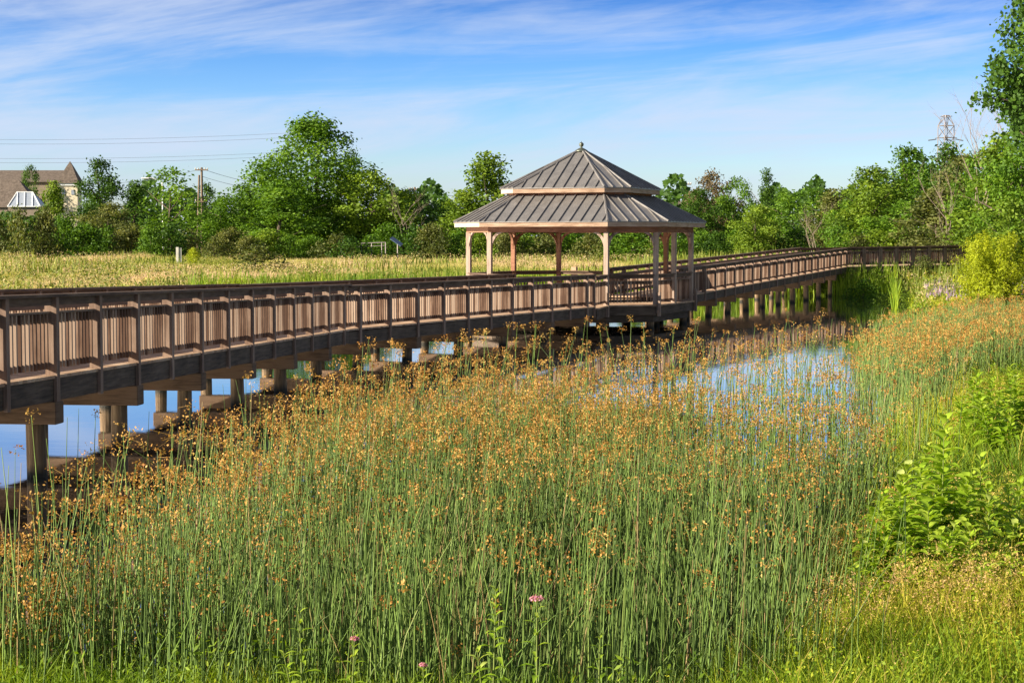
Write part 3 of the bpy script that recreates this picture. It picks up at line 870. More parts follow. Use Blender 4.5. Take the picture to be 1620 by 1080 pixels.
RIGHT_TREES = [
 ('dark green tree beside the right tip of the gazebo roof', 1108, 300, 58, 190, 'oval_a', 'leaf_dark'),
 ('half dead tree with a brown crown right of the gazebo', 1128, 273, 62, 198, 'round_b', 'leaf_brown'),
 ('green tree behind the right flank of the half dead brown tree', 1164, 282, 52, 194, 'round_a', 'leaf_mid'),
 ('small pointed dark tree standing above the middle of the right treeline', 1213, 268, 36, 205, 'cone_a', 'leaf_dark'),
 ('rounded mid green tree right of the small pointed dark tree', 1236, 304, 72, 186, 'round_a', 'leaf_mid'),
 ('low golden green tree in front of the right treeline', 1196, 326, 62, 172, 'round_b', 'leaf_light'),
 ('willowy green tree in the middle of the right treeline', 1280, 298, 84, 182, 'open_a', 'leaf_mid'),
 ('grey green tree left of the tall bright tree near the walkway bend', 1318, 300, 70, 178, 'oval_b', 'leaf_olive'),
 ('tall bright green tree above the bend of the walkway', 1380, 266, 92, 150, 'oval_a', 'leaf_light'),
 ('tall dark round crowned tree left of the pylon', 1436, 234, 82, 155, 'oval_a', 'leaf_mid'),
 ('dense dark tree below and in front of the pylon', 1500, 230, 76, 150, 'oval_b', 'leaf_dark'),
 ('vine draped olive tree right of the pylon', 1530, 246, 92, 130, 'oval_a', 'leaf_olive'),
 ('bright leafy tree at the right edge under the overhanging branches', 1588, 214, 104, 112, 'oval_b', 'leaf_light'),
 ('pale shrubby tree behind the yellow green bush', 1480, 300, 96, 128, 'oval_b', 'leaf_olive'),
 ('low bright tree at the right edge just above the yellow green bush', 1596, 318, 84, 96, 'round_b', 'leaf_light'),
 ('leafy green tree filling the gap between the pylon and the right edge', 1562, 236, 84, 124, 'round_a', 'leaf_mid'),
 ('tall mid green tree at the right frame edge below the overhanging branches', 1622, 190, 96, 104, 'oval_a', 'leaf_mid'),
 ('green tree low between the tall bright tree and the grey green tree', 1348, 312, 62, 160, 'round_b', 'leaf_mid'),
 ('dark bushy tree behind the right end of the walkway', 1424, 318, 90, 138, 'round_a', 'leaf_mid'),
]
for (lab, x, top, w, D, key, mat) in LEFT_TREES + RIGHT_TREES:
    w *= 1.26 if x > 200 else 1.02
    tree('pine_tree' if key == 'cone_a' else 'tree', lab, 'tree', x, top, w, D, key, mat, TL)
# shrubs along the foot of the trees
r_ = random.Random(5)
x = -10
while x < 1520:
    D = r_.uniform(172, 182) if x < 1300 else r_.uniform(128, 140)
    top = r_.uniform(352, 374) if x > 110 else r_.uniform(326, 344)
    tree('shrub', 'low shrub at the foot of the treeline beyond the meadow', 'shrub', x, top, r_.uniform(48, 84), D, r_.choice(['dome_a', 'dome_b']),
         r_.choice(['leaf_dark', 'leaf_mid', 'leaf_mid', 'leaf_olive', 'leaf_light']), 'shrubs at the foot of the treeline')
    x += r_.uniform(26, 42)
NEAR_SHRUBS = [
 ('dull green shrub alone in the meadow above the left walkway', 404, 386, 88, 132, 'dome_b', 'leaf_olive'),
 ('small bright shrub in the meadow beside the white marker post', 306, 392, 24, 150, 'dome_a', 'leaf_yellow'),
 ('dark leafy bush overhanging the water under the bend of the walkway', 1366, 440, 56, 98, 'dome_b', 'leaf_mid'),
 ('bright green bush on the bank right of the walkway piles', 1418, 456, 66, 92, 'dome_b', 'leaf_light'),
 ('second bright bush at the water edge in front of the purple flowers', 1466, 472, 58, 84, 'dome_b', 'leaf_light'),
 ('low green bush right of the purple flowers, below the yellow green bush', 1540, 486, 56, 74, 'dome_b', 'leaf_light'),
 ('low bright bush at the right frame edge below the yellow green bush', 1606, 484, 50, 68, 'dome_b', 'leaf_mid'),
 ('green shrub at the far end of the walkway rail', 1498, 366, 60, 116, 'dome_b', 'leaf_olive'),
 ('pale shrub left of the yellow green bush near the walkway end', 1462, 404, 50, 104, 'dome_b', 'leaf_olive'),
]
for a_ in NEAR_SHRUBS:
    tree('shrub', a_[0], 'shrub', *a_[1:], None)
# the yellow green willow like bush
def fine_bush(label, x, top, base_y, w, D, seed):
    r = np.random.default_rng(seed)
    X = at(x, top, D); b0 = gz(X[0], D); H = X[2] - b0; Wd = w * D / F
    root = empty('willow_bush', (X[0], D, b0)); tag(root, label, 'bush')
    V = []; nn = []; T = []
    sm = MB()
    for k in range(150):
        a = r.uniform(0, 6.283); h = r.uniform(.12, 1); rr = math.sqrt(max(0, 1 - (abs(h - .45) / .58) ** 2.4)) * Wd / 2 * r.uniform(.55, 1.08)
        tip = np.array([math.cos(a) * rr, math.sin(a) * rr, h * H])
        root_p = np.array([math.cos(a) * rr * .25, math.sin(a) * rr * .25, h * H * .45])
        if k % 6 == 0: sm.tube([(X[0], D, b0 - .1), tuple(root_p + np.array([X[0], D, b0])), tuple(tip * .95 + np.array([X[0], D, b0]))], [.025, .015, .004], 5)
        n = 150
        t = r.uniform(.15, 1, n)[:, None]
        p = root_p + (tip - root_p) * t + r.normal(0, .11, (n, 3)) * (1.15 - t * .6)
        V.append(p); nn.append(np.tile(tip / (np.linalg.norm(tip) + 1e-6), (n, 1))); T.append(np.full(n, r.normal(.5, .16)))
    P = np.concatenate(V); P[:, 2] = np.maximum(P[:, 2], .05)
    v, q = leaf_cloud(P, np.concatenate(nn), .115, .28, r, .1, .8)
    me = np_mesh('foliage', v, q, None, np.clip(np.concatenate(T) + r.normal(0, .14, len(P)), 0, 1), mats=[M['leaf_yellow']])
    o = bpy.data.objects.new('foliage', me); link(o, root, (X[0], D, b0))
    sm.build('stems', M['bark'], root)
fine_bush('large feathery yellow green bush on the right bank below the trees', 1576, 366, 490, 150, 58, 21)
# the big tree that leans in at the upper right
def overhang_tree():
    r = np.random.default_rng(33)
    D = 60.0
    bx, by = 20.6, 62.0
    b0 = gz(bx, by)
    root = empty('tree', (bx, by, b0)); tag(root, 'large dark leaved tree whose branches hang in at the upper right corner', 'tree')
    tm = MB(); tm.tube([(bx, by, b0 - .3), (bx - .2, by, b0 + 4), (bx - .4, by, b0 + 8), (bx - .5, by, b0 + 13)], [.38, .3, .22, .1], 10)
    # sprays of leaves: (px, py, spread px)
    sprays = []
    for (x0, y0, x1, y1, n, sp) in ((1640, 60, 1602, -20, 7, 14), (1640, 100, 1590, 48, 8, 14), (1640, 130, 1572, 92, 9, 14), (1640, 150, 1566, 132, 8, 13),
                                    (1640, 170, 1545, 156, 10, 10), (1640, 190, 1592, 168, 8, 13), (1650, 210, 1606, 186, 7, 14), (1650, 20, 1612, 8, 6, 16), (1650, 90, 1610, 110, 8, 18),
                                    (1660, 130, 1622, 150, 8, 18), (1660, 60, 1622, 50, 8, 18), (1630, 230, 1608, 205, 6, 12), (1632, 150, 1580, 118, 8, 16), (1640, 40, 1598, 25, 6, 12)):
        dd = D + r.uniform(-1.6, 1.6)
        A = np.array(at(x0, y0, dd)); B = np.array(at(x1, y1, dd + r.uniform(-.6, .6)))
        tm.tube([(bx - .4, by, max(b0 + 4, A[2] - 1.5)), tuple(A), tuple(A * .4 + B * .6 + np.array([0, 0, .1])), tuple(B)], [.09, .05, .025, .008], 5)
        for k in range(n * 3):
            t = r.uniform(-.1, 1.03)
            sprays.append((A + (B - A) * t + r.normal(0, 1, 3) * sp * D / F * (1.15 - .6 * t) * np.array([.7, 1, .8])))
    # the rest of the crown, outside the picture
    for k in range(430):
        u = r.normal(0, 1, 3); u /= np.linalg.norm(u)
        sprays.append(np.array([bx + 1.5, by + .6, b0 + 10.2]) + u * np.array([3.9, 4.0, 5.6]) * r.uniform(.35, 1))
    P = np.array(sprays)
    per = 20
    pp = np.repeat(P, per, 0) + r.normal(0, .17, (len(P) * per, 3))
    tt = np.repeat(r.normal(.42, .13, len(P)), per) + r.normal(0, .14, len(pp))
    out = pp - np.array([bx + 1.5, by + 1, b0 + 8]); out /= np.linalg.norm(out, axis=1)[:, None]
    v, q = leaf_cloud(pp, out, .165, .68, r, .3, .9)
    me = np_mesh('crown', v - np.array([bx, by, b0]), q, None, np.clip(tt, 0, 1), mats=[M['leaf_dark']])
    o = bpy.data.objects.new('crown', me); link(o, root, (bx, by, b0))
    tm.build('trunk', M['bark'], root)
overhang_tree()
# bare trees
def bare_tree(label, x, top, base_y, w, D, seed, mat='dead_wood', thick=.09, lean=0):
    r = random.Random(seed)
    X = at(x, top, D); b0 = gz(X[0], D); H = X[2] - b0; Wd = w * D / F
    root = empty('bare_tree', (X[0], D, b0)); tag(root, label, 'bare tree')
    m = MB()
    def grow(p, d, L, rad, dep):
        pts = [p]; q = p; dd = d
        for k in range(3):
            dd = (dd + Vector((r.uniform(-.16, .16), r.uniform(-.16, .16), r.uniform(-.02, .16)))).normalized()
            q = q + dd * L / 3; pts.append(q)
        m.tube(pts, [rad, rad * .8, rad * .6, rad * .42], 5)
        if dep == 0: return
        for k in range(r.choice([2, 3, 3])):
            j = r.choice([1, 2, 3, 3]); a = r.uniform(0, 6.28)
            nd = (dd * .9 + Vector((math.cos(a), math.sin(a) * .7, r.uniform(.0, .5))) * r.uniform(.45, .85)).normalized()
            grow(pts[j], nd, L * r.uniform(.5, .72), rad * .5, dep - 1)
    for k in range(3):
        a = r.uniform(-1, 1)
        grow(Vector((X[0] + k * .15 - .15, D, b0)), Vector((a * Wd / H * .45 + lean, r.uniform(-.1, .1), 1)).normalized(), H * .52, thick, 4)
    m.build('branches', M[mat], root)
bare_tree('bare grey branched tree beside the overhanging branches at the upper right', 1556, 176, 400, 70, 118, 4, thick=.07)
bare_tree('leafless brown shrub in front of the middle of the right treeline', 1292, 328, 392, 44, 162, 8, thick=.035)
bare_tree('thin pale bare stems beside the dark rounded tree left of the gazebo', 638, 306, 392, 34, 182, 12, thick=.04)
bare_tree('pale leafless twigs on the vine draped tree slope right of the pylon', 1500, 268, 392, 46, 122, 15, thick=.035)

# distant mass of woods behind the treeline
def far_wood():
    r = np.random.default_rng(41)
    n = 26000
    D = r.uniform(214, 236, n); px = r.uniform(-60, 1680, n)
    X = (px - 810) / F * D
    hmax = 6.6 + 1.8 * np.sin(px * .031) + 1.2 * np.sin(px * .083 + 1) + np.where(px > 1330, 3.0, 0)
    hmax = hmax * np.where(px < 128, .60, 1)
    g = ground_z(X, D)
    P = np.stack([X, D, g + hmax * r.uniform(0, 1, n) ** .8], 1)
    v, q = leaf_cloud(P, np.tile(np.array([0, -1., .4]), (n, 1)), .75, .7, r)
    me = np_mesh('far_wood', v, q, None, np.clip(r.normal(.45, .2, n), 0, 1), mats=[M['leaf_dark']])
    o = link(bpy.data.objects.new('far_wood', me), None, (0, 0, 0))
    tag(o, 'continuous dark woods behind the single trees of the far treeline', 'woods', kind='stuff')
far_wood()

# ------------------------------------------------------------------ grasses
def blades(x, y, z, h, w, lean, r, tint):
    n = len(x)
    a = r.uniform(0, 2 * np.pi, n); fa = r.uniform(0, np.pi, n)
    dx, dy = np.cos(a) * lean, np.sin(a) * lean
    wx, wy = np.cos(fa) * w / 2, np.sin(fa) * w / 2
    b = np.stack([x, y, z], 1)
    md = b + np.stack([dx * .35, dy * .35, h * .55], 1); tp = b + np.stack([dx, dy, h * np.sqrt(np.clip(1 - (lean / h) ** 2 * .5, .2, 1))], 1)
    wv = np.stack([wx, wy, np.zeros(n)], 1)
    V = np.stack([b - wv, b + wv, md - wv * .8, md + wv * .8, tp], 1).reshape(-1, 3)
    k = np.arange(n)[:, None] * 5
    return V, k + np.array([[0, 1, 3, 2]]), k + np.array([[2, 3, 4]]), tint, tint
def blade_object(name, parts, mat, label, cat):
    V = []; Q = []; T = []; tq = []; tt = []; off = 0
    for (v, q, t, a, b_) in parts:
        V.append(v); Q.append(q + off); T.append(t + off); tq.append(a); tt.append(b_); off += len(v)
    me = np_mesh(name, np.concatenate(V), np.concatenate(Q), np.concatenate(T), np.clip(np.concatenate(tq), 0, 1), np.clip(np.concatenate(tt), 0, 1), mats=[M[mat]])
    o = link(bpy.data.objects.new(name, me), None, (0, 0, 0))
    return tag(o, label, cat, kind='stuff')
def value_noise(x, y, s, seed):
    r = np.random.default_rng(seed); g = r.random((64, 64))
    u = x / s; v = y / s; i = np.floor(u).astype(int); j = np.floor(v).astype(int); fu = u - i; fv = v - j
    fu = fu * fu * (3 - 2 * fu); fv = fv * fv * (3 - 2 * fv)
    G = lambda a, b: g[a % 64, b % 64]
    return (G(i, j) * (1 - fu) + G(i + 1, j) * fu) * (1 - fv) + (G(i, j + 1) * (1 - fu) + G(i + 1, j + 1) * fu) * fv
def scatter(n, d0, d1, px0, px1, r, power=1.0, land=(.1, 1e9)):
    """random points of the ground between two depths and two picture columns"""
    D = (r.uniform(d0 ** (2 - power), d1 ** (2 - power), n)) ** (1 / (2 - power)) if power != 2 else d0 * (d1 / d0) ** r.random(n)
    X = (r.uniform(px0, px1, n) - 810) / F * D
    d = pond_dist(X, D)
    k = (d > land[0]) & (d < land[1])
    return X[k], D[k], d[k]
def meadow():
    r = np.random.default_rng(51)
    x, y, d = scatter(520000, 74, 200, -80, 1560, r, 1.4)
    cl = value_noise(x, y, 3.5, 1); c2 = .5 + 1.9 * (.5 * value_noise(x, y * .5, 6, 2) + .5 * value_noise(x, y * .3, 16, 22) - .5); c3 = value_noise(x, y * .5, 1.1, 3)
    h = (.20 + .30 * cl + .20 * c3) * (.55 + .9 * value_noise(x, y, 9, 18)) * r.uniform(.6, 1.3, len(x)) * np.clip(.55 + d * .05, .5, 1)
    w = .007 + .00015 * y
    t = .10 + .82 * c2 + .26 * cl + .24 * c3 - .58 * (1 - sstep(1, 14, d)) + r.normal(0, .10, len(x)) - .08
    p1 = blades(x, y, ground_z(x, y) - .03, h, w, h * r.uniform(.2, 1.0, len(x)), r, t)
    # taller green stalks of weeds here and there
    x, y, d = scatter(26000, 76, 190, -80, 1560, r, 1.6)
    k = value_noise(x, y, 6, 7) > .60; x, y, d = x[k], y[k], d[k]
    p2 = blades(x, y, ground_z(x, y) - .03, r.uniform(.7, 1.25, len(x)), .05 + .0004 * y, r.uniform(.05, .3, len(x)), r, r.normal(.12, .08, len(x)))
    # fine seed heads and low weeds
    x, y, d = scatter(90000, 76, 196, -80, 1560, r, 1.4)
    k = .5 * value_noise(x, y * .5, 6, 2) + .5 * value_noise(x, y * .3, 16, 22) > .54; x, y = x[k], y[k]
    P = np.stack([x, y, ground_z(x, y) + r.uniform(.35, .85, len(x))], 1)
    sv, sq = leaf_cloud(P, np.tile(np.array([0, 0, .3]), (len(P), 1)), .05 + .0006 * y, .35, r, 0, 1)
    p3 = (sv, sq, np.zeros((0, 3), int), r.uniform(.6, 1.0, len(P)), np.zeros(0))
    x, y, d = scatter(3600, 76, 190, -80, 1560, r, 1.5)
    k = value_noise(x, y, 9, 17) > .48; x, y = x[k], y[k]
    per = 70; sz = r.uniform(.3, .95, len(x))
    P = np.repeat(np.stack([x, y, ground_z(x, y)], 1), per, 0) + np.abs(r.normal(0, 1, (len(x) * per, 3))) * np.array([0, 0, .42]) * np.repeat(sz, per)[:, None] + r.normal(0, .45, (len(x) * per, 3)) * np.array([1, 1, 0]) * np.repeat(sz, per)[:, None]
    sv, sq = leaf_cloud(P, np.tile(np.array([0, 0, .5]), (len(P), 1)), .16, .6, r)
    p4 = (sv, sq, np.zeros((0, 3), int), np.repeat(np.clip(r.normal(.05, .16, len(x)), 0, .5), per) + r.normal(0, .05, len(P)), np.zeros(0))
    blade_object('meadow_grass', [p1, p2, p3, p4], 'meadow_grass', 'tall summer grass of the meadow, mottled yellow green, tan and pinkish, beyond the walkway', 'grass')
    # reeds along the far shore
    x, y, d = scatter(60000, 72, 112, 300, 1420, r, 1.0, (-.9, 3.2))
    k = y > 80; x, y, d = x[k], y[k], d[k]
    p = blades(x, y, np.maximum(ground_z(x, y), -.1), r.uniform(.7, 1.5, len(x)), .05, r.uniform(.05, .4, len(x)), r, .12 + .3 * value_noise(x, y, 2, 9) + r.normal(0, .08, len(x)))
    blade_object('shore_reeds', [p], 'bank_grass', 'green reeds lining the far shore behind the walkway piles', 'reeds')
meadow()
def reed_right(D): return np.interp(D, [9.5, 11.3, 12.5, 16, 20, 26, 36, 60], [1.9, 2.0, 2.15, 3.0, 4.15, 6.0, 8.8, 14.5])
def bank():
    r = np.random.default_rng(61)
    parts = []
    for (n, d0, d1, h0, h1, w) in ((40000, 9.6, 20, .22, .52, .0085), (56000, 20, 42, .28, .62, .014), (70000, 42, 110, .30, .72, .034)):
        x, y, d = scatter(n, d0, d1, 760, 2420, r, 1.0, (-.1, 60))
        k = x > reed_right(y) - .7 - r.exponential(.25, len(x)); k |= (y > 60)
        k &= ~((y > 72) & (x < 16))
        x, y = x[k], y[k]
        cl = value_noise(x, y, .9, 4); c2 = value_noise(x, y, 3.4, 5)
        h = (h0 + (h1 - h0) * cl) * r.uniform(.6, 1.3, len(x))
        t = .12 + .60 * c2 + .25 * cl + r.normal(0, .14, len(x)) - .14
        straw = r.random(len(x)) < .07 + .16 * (c2 > .62)
        t = np.where(straw, r.uniform(.72, 1.0, len(x)), t); h = np.where(straw, h * 1.15, h)
        parts.append(blades(x, y, ground_z(x, y) - .02, h, np.full(len(x), w) * r.uniform(.6, 1.3, len(x)), h * r.uniform(.15, .75, len(x)), r, t))
        # loose seed panicles on the straw coloured culms
        q = np.where(straw)[0][::3]
        if len(q):
            per = 9
            pc = np.stack([x[q], y[q], ground_z(x[q], y[q]) + h[q] * .9], 1)
            pp = np.repeat(pc, per, 0) + r.normal(0, 1, (len(q) * per, 3)) * np.array([.03, .03, .05])
            sv, sq = leaf_cloud(pp, np.tile(np.array([0, 0, .3]), (len(pp), 1)), w * 1.5, .4, r, 0, 1)
            parts.append((sv, sq, np.zeros((0, 3), int), np.repeat(r.uniform(.75, 1.0, len(q)), per), np.zeros(0)))
        # small leaved weeds between the grass
        q = np.where(value_noise(x, y, 1.1, 31) > .44)[0][::2]
        per = 7
        pp = np.repeat(np.stack([x[q], y[q], ground_z(x[q], y[q])], 1), per, 0) + r.normal(0, 1, (len(q) * per, 3)) * np.array([.05, .05, 0])
        pp[:, 2] += r.uniform(.05, 1.0, len(pp)) * np.repeat(h[q] * .85, per)
        sv, sq = leaf_cloud(pp, np.tile(np.array([0, 0, .6]), (len(pp), 1)), w * 3.6, .5, r)
        parts.append((sv, sq, np.zeros((0, 3), int), np.repeat(np.clip(t[q] * .8, 0, .55), per) + r.normal(0, .08, len(pp)), np.zeros(0)))
    # tan seed panicles over the near right bank
    x, y, d = scatter(1300, 10.4, 17, 1290, 1660, r, 1.0, (.1, 30))
    k = (x > reed_right(y) - .4) & (value_noise(x, y, .8, 41) > .42); x, y = x[k], y[k]
    hh = r.uniform(.28, .62, len(x)); g0 = ground_z(x, y)
    parts.append(blades(x, y, g0, hh, np.full(len(x), .006), hh * .25, r, np.full(len(x), .7)))
    per = 22; sz = r.uniform(.6, 1.5, len(x))
    pp = np.repeat(np.stack([x, y, g0 + hh * .95], 1), per, 0) + r.normal(0, 1, (len(x) * per, 3)) * np.array([.034, .034, .026]) * np.repeat(sz, per)[:, None]
    sv, sq = leaf_cloud(pp, np.tile(np.array([0, 0, .3]), (len(pp), 1)), .020, .4, r, 0, 1)
    parts.append((sv, sq, np.zeros((0, 3), int), np.clip(np.repeat(r.normal(.95, .12, len(x)), per), .6, 1), np.zeros(0)))
    # near shore in front of the reeds
    x, y, d = scatter(17000, 9.2, 13.2, -60, 1500, r, 1.0, (-.05, 9))
    h = r.uniform(.18, .46, len(x))
    parts.append(blades(x, y, ground_z(x, y) - .02, h, np.full(len(x), .009), h * r.uniform(.2, .8, len(x)), r, .12 + .3 * value_noise(x, y, .8, 8) + r.normal(0, .1, len(x))))
    q = np.where(value_noise(x, y, .7, 32) > .62)[0][::9]; per = 5
    pp = np.repeat(np.stack([x[q], y[q], ground_z(x[q], y[q])], 1), per, 0) + r.normal(0, 1, (len(q) * per, 3)) * np.array([.05, .05, 0]); pp[:, 2] += r.uniform(.03, .5, len(pp))
    sv, sq = leaf_cloud(pp, np.tile(np.array([0, 0, .6]), (len(pp), 1)), .05, .30, r)
    parts.append((sv, sq, np.zeros((0, 3), int), np.clip(r.normal(.2, .12, len(pp)), 0, 1), np.zeros(0)))
    blade_object('bank_grass', parts, 'bank_grass', 'long grass of the right bank, green to straw yellow', 'grass')
bank()

# ------------------------------------------------------------------ the reed bed
def reeds():
    r = np.random.default_rng(71)
    eD = [9.8, 12.2, 13.9, 16, 19, 23.7, 27.6, 31, 33.5, 36]
    eX = [-3.1, -2.55, -2.5, -2.5, -2.3, -1.7, -.55, 1.1, 3.6, 6.4]
    n = 74000
    D = r.uniform(10.15, 36, n); X = r.uniform(-4.6, 9.4, n)
    L = np.interp(D, eD, eX); Rr = reed_right(D)
    soft = np.where(r.random(n) < .86, r.normal(0, .22, n), -r.exponential(.55, n))
    clump = value_noise(X, D, .55, 11); big = value_noise(X, D, 2.3, 14)
    dens = .22 + 1.15 * clump ** 1.4
    # beyond this depth the bed thins out and the water shows between the stems
    thin_D = np.interp(X, [-3, -1, 0, 2, 4, 5.2, 6.5, 8, 9.5], [17.5, 21, 22.0, 20.5, 19.5, 21.0, 27.0, 33, 36]) + 2.2 * (big - .5) * 2
    far = sstep(-1.0, 2.2, D - thin_D)
    dens = dens * (1 - far) + .046 * (.3 + 1.4 * clump) * far
    k = (X > L + soft) & (X < Rr + r.normal(-.1, .28, n)) & (r.random(n) < dens) & (r.random(n) < np.interp(D, [10.15, 11.2, 26, 36], [.55, 1, .95, .75]))
    X, D, far = X[k], D[k], far[k]
    # outliers: thin stems on the water left of the bed and along the right bank further off
    n2 = 5200
    D2 = r.uniform(34, 60, n2); X2 = reed_right(D2) + r.normal(.6, 1.5, n2)
    k2 = pond_dist(X2, D2) > -1.6
    D3 = r.uniform(11.2, 16, 170); X3 = np.interp(D3, eD, eX) - r.exponential(.5, 170)
    X = np.concatenate([X, X2[k2], X3]); D = np.concatenate([D, D2[k2], D3])
    n5 = 800
    D5 = r.uniform(11.0, 12.9, n5); X5 = np.interp(D5, eD, eX) - r.uniform(-.2, 1.5, n5)
    X = np.concatenate([X, X5]); D = np.concatenate([D, D5])
    n4 = 260
    D4 = 11.5 + 24 * r.random(n4) ** 1.3; X4 = np.interp(D4, eD, eX) + r.normal(.15, .4, n4)
    X = np.concatenate([X, X4]); D = np.concatenate([D, D4])
    far = np.concatenate([far, np.full(len(X) - len(far), .6)])
    n = len(X)
    z0 = np.maximum(ground_z(X, D), -.12)
    h = 1.40 + .14 * (value_noise(X, D, 1.6, 12) - .5) * 2 + r.normal(0, .17, n) + np.where(r.random(n) < .05, r.uniform(.15, .42, n), 0)
    h = h * np.where(r.random(n) < np.interp(D, [11, 17, 22], [.55, .35, .18]), r.uniform(.5, .95, n), 1)
    h *= np.interp(D, [10, 13, 30, 40, 60], [.80, 1.0, 1.0, .80, .62])
    h *= np.where(X > Rr_at(D) - .5, .86, 1)
    h[-n4:] = r.uniform(1.45, 1.92, n4)
    h[-n4 - n5:-n4] = r.uniform(.35, 1.05, n5)
    a = r.uniform(0, 2 * np.pi, n); ln = np.abs(r.normal(0, .15, n)) * h + np.where(r.random(n) < .09, r.uniform(.2, .6, n), 0) * h
    dx = np.cos(a) * ln + .03 * h; dy = np.sin(a) * ln
    rad = r.uniform(.0030, .0052, n) + .00009 * D
    rings = []
    for (t, s_) in ((0, 1.0), (.4, .95), (.75, .75), (1.0, .42)):
        c = np.stack([X + dx * t ** 1.6, D + dy * t ** 1.6, z0 + h * t * np.where(ln / h > .3, 1 - .25 * t * (ln / h), 1)], 1)
        for j in range(3):
            p = c.copy(); p[:, 0] += np.cos(2.0944 * j + a) * rad * s_; p[:, 1] += np.sin(2.0944 * j + a) * rad * s_
            rings.append(p)
    V = np.stack(rings, 1)
    tip = V[:, 9:12].mean(1)
    fq = []
    for s_ in range(3):
        for j in range(3):
            fq.append([s_ * 3 + j, s_ * 3 + (j + 1) % 3, (s_ + 1) * 3 + (j + 1) % 3, (s_ + 1) * 3 + j])
    Q = (np.arange(n)[:, None, None] * 12 + np.array(fq)[None]).reshape(-1, 4)
    ts = np.repeat(np.clip(.42 + .25 * (value_noise(X, D, 1.2, 13) - .5) + r.normal(0, .21, n) + np.where(r.random(n) < .085, .55, 0), 0, 1), 9)
    # heads: drooping tufts of small spikelets on short rays
    hk = np.where(r.random(n) < np.interp(D, [10, 13, 16, 20, 24, 34, 44], [.06, .14, .32, .58, .80, .66, .12]) + .25 * (X < np.interp(D, eD, eX) + .5) + .12 * far)[0]
    hp = tip[hk]; m = len(hk); per = 26
    sz = r.uniform(.7, 2.0, m)
    az = r.uniform(0, 2 * np.pi, (m, per)); side = r.uniform(0, 2 * np.pi, m)
    rr = r.uniform(.006, .060, (m, per)) * sz[:, None]
    ox = np.cos(az) * rr + (np.cos(side) * .022 * sz)[:, None]; oy = np.sin(az) * rr + (np.sin(side) * .022 * sz)[:, None]
    oz = (.026 - r.uniform(0, 1, (m, per)) ** 1.2 * .088) * sz[:, None] + rr * .25
    P = (hp[:, None, :] + np.stack([ox, oy, oz], 2)).reshape(-1, 3)
    rep = np.repeat(D[hk], per)
    sv, sq = leaf_cloud(P, np.tile(np.array([0, 0, .2]), (len(P), 1)), .0180 + .00026 * rep, .60, r, 0, 1.0)
    st = np.repeat(np.clip(r.normal(.48, .2, m), 0, 1), per) + r.normal(0, .13, len(P))
    # rays
    pr = 4
    E_ = P.reshape(m, per, 3)[:, :pr].reshape(-1, 3); B_ = np.repeat(hp, pr, 0)
    wv = r.normal(0, 1, E_.shape); wv /= np.linalg.norm(wv, axis=1)[:, None]; wv *= .0011
    rv = np.stack([B_ - wv, B_ + wv, E_ + wv, E_ - wv], 1).reshape(-1, 3)
    rq = np.arange(len(E_) * 4).reshape(-1, 4)
    Vall = np.concatenate([V.reshape(-1, 3), sv, rv]); o1 = n * 12; o2 = o1 + len(sv)
    Qall = np.concatenate([Q, sq + o1, rq + o2])
    tint = np.concatenate([ts, np.clip(st, 0, 1), np.full(len(rq), .7)])
    mi = np.concatenate([np.zeros(len(Q), int), np.ones(len(sq), int), np.ones(len(rq), int)])
    me = np_mesh('reed_bed', Vall, Qall, None, tint, None, mats=[M['reed_stem'], M['reed_head']], mi_q=mi)
    o = link(bpy.data.objects.new('reed_bed', me), None, (0, 0, 0))
    tag(o, 'dense bed of green bulrushes with drooping orange brown seed heads filling the foreground', 'reeds', kind='stuff')
def Rr_at(D): return reed_right(D)
reeds()

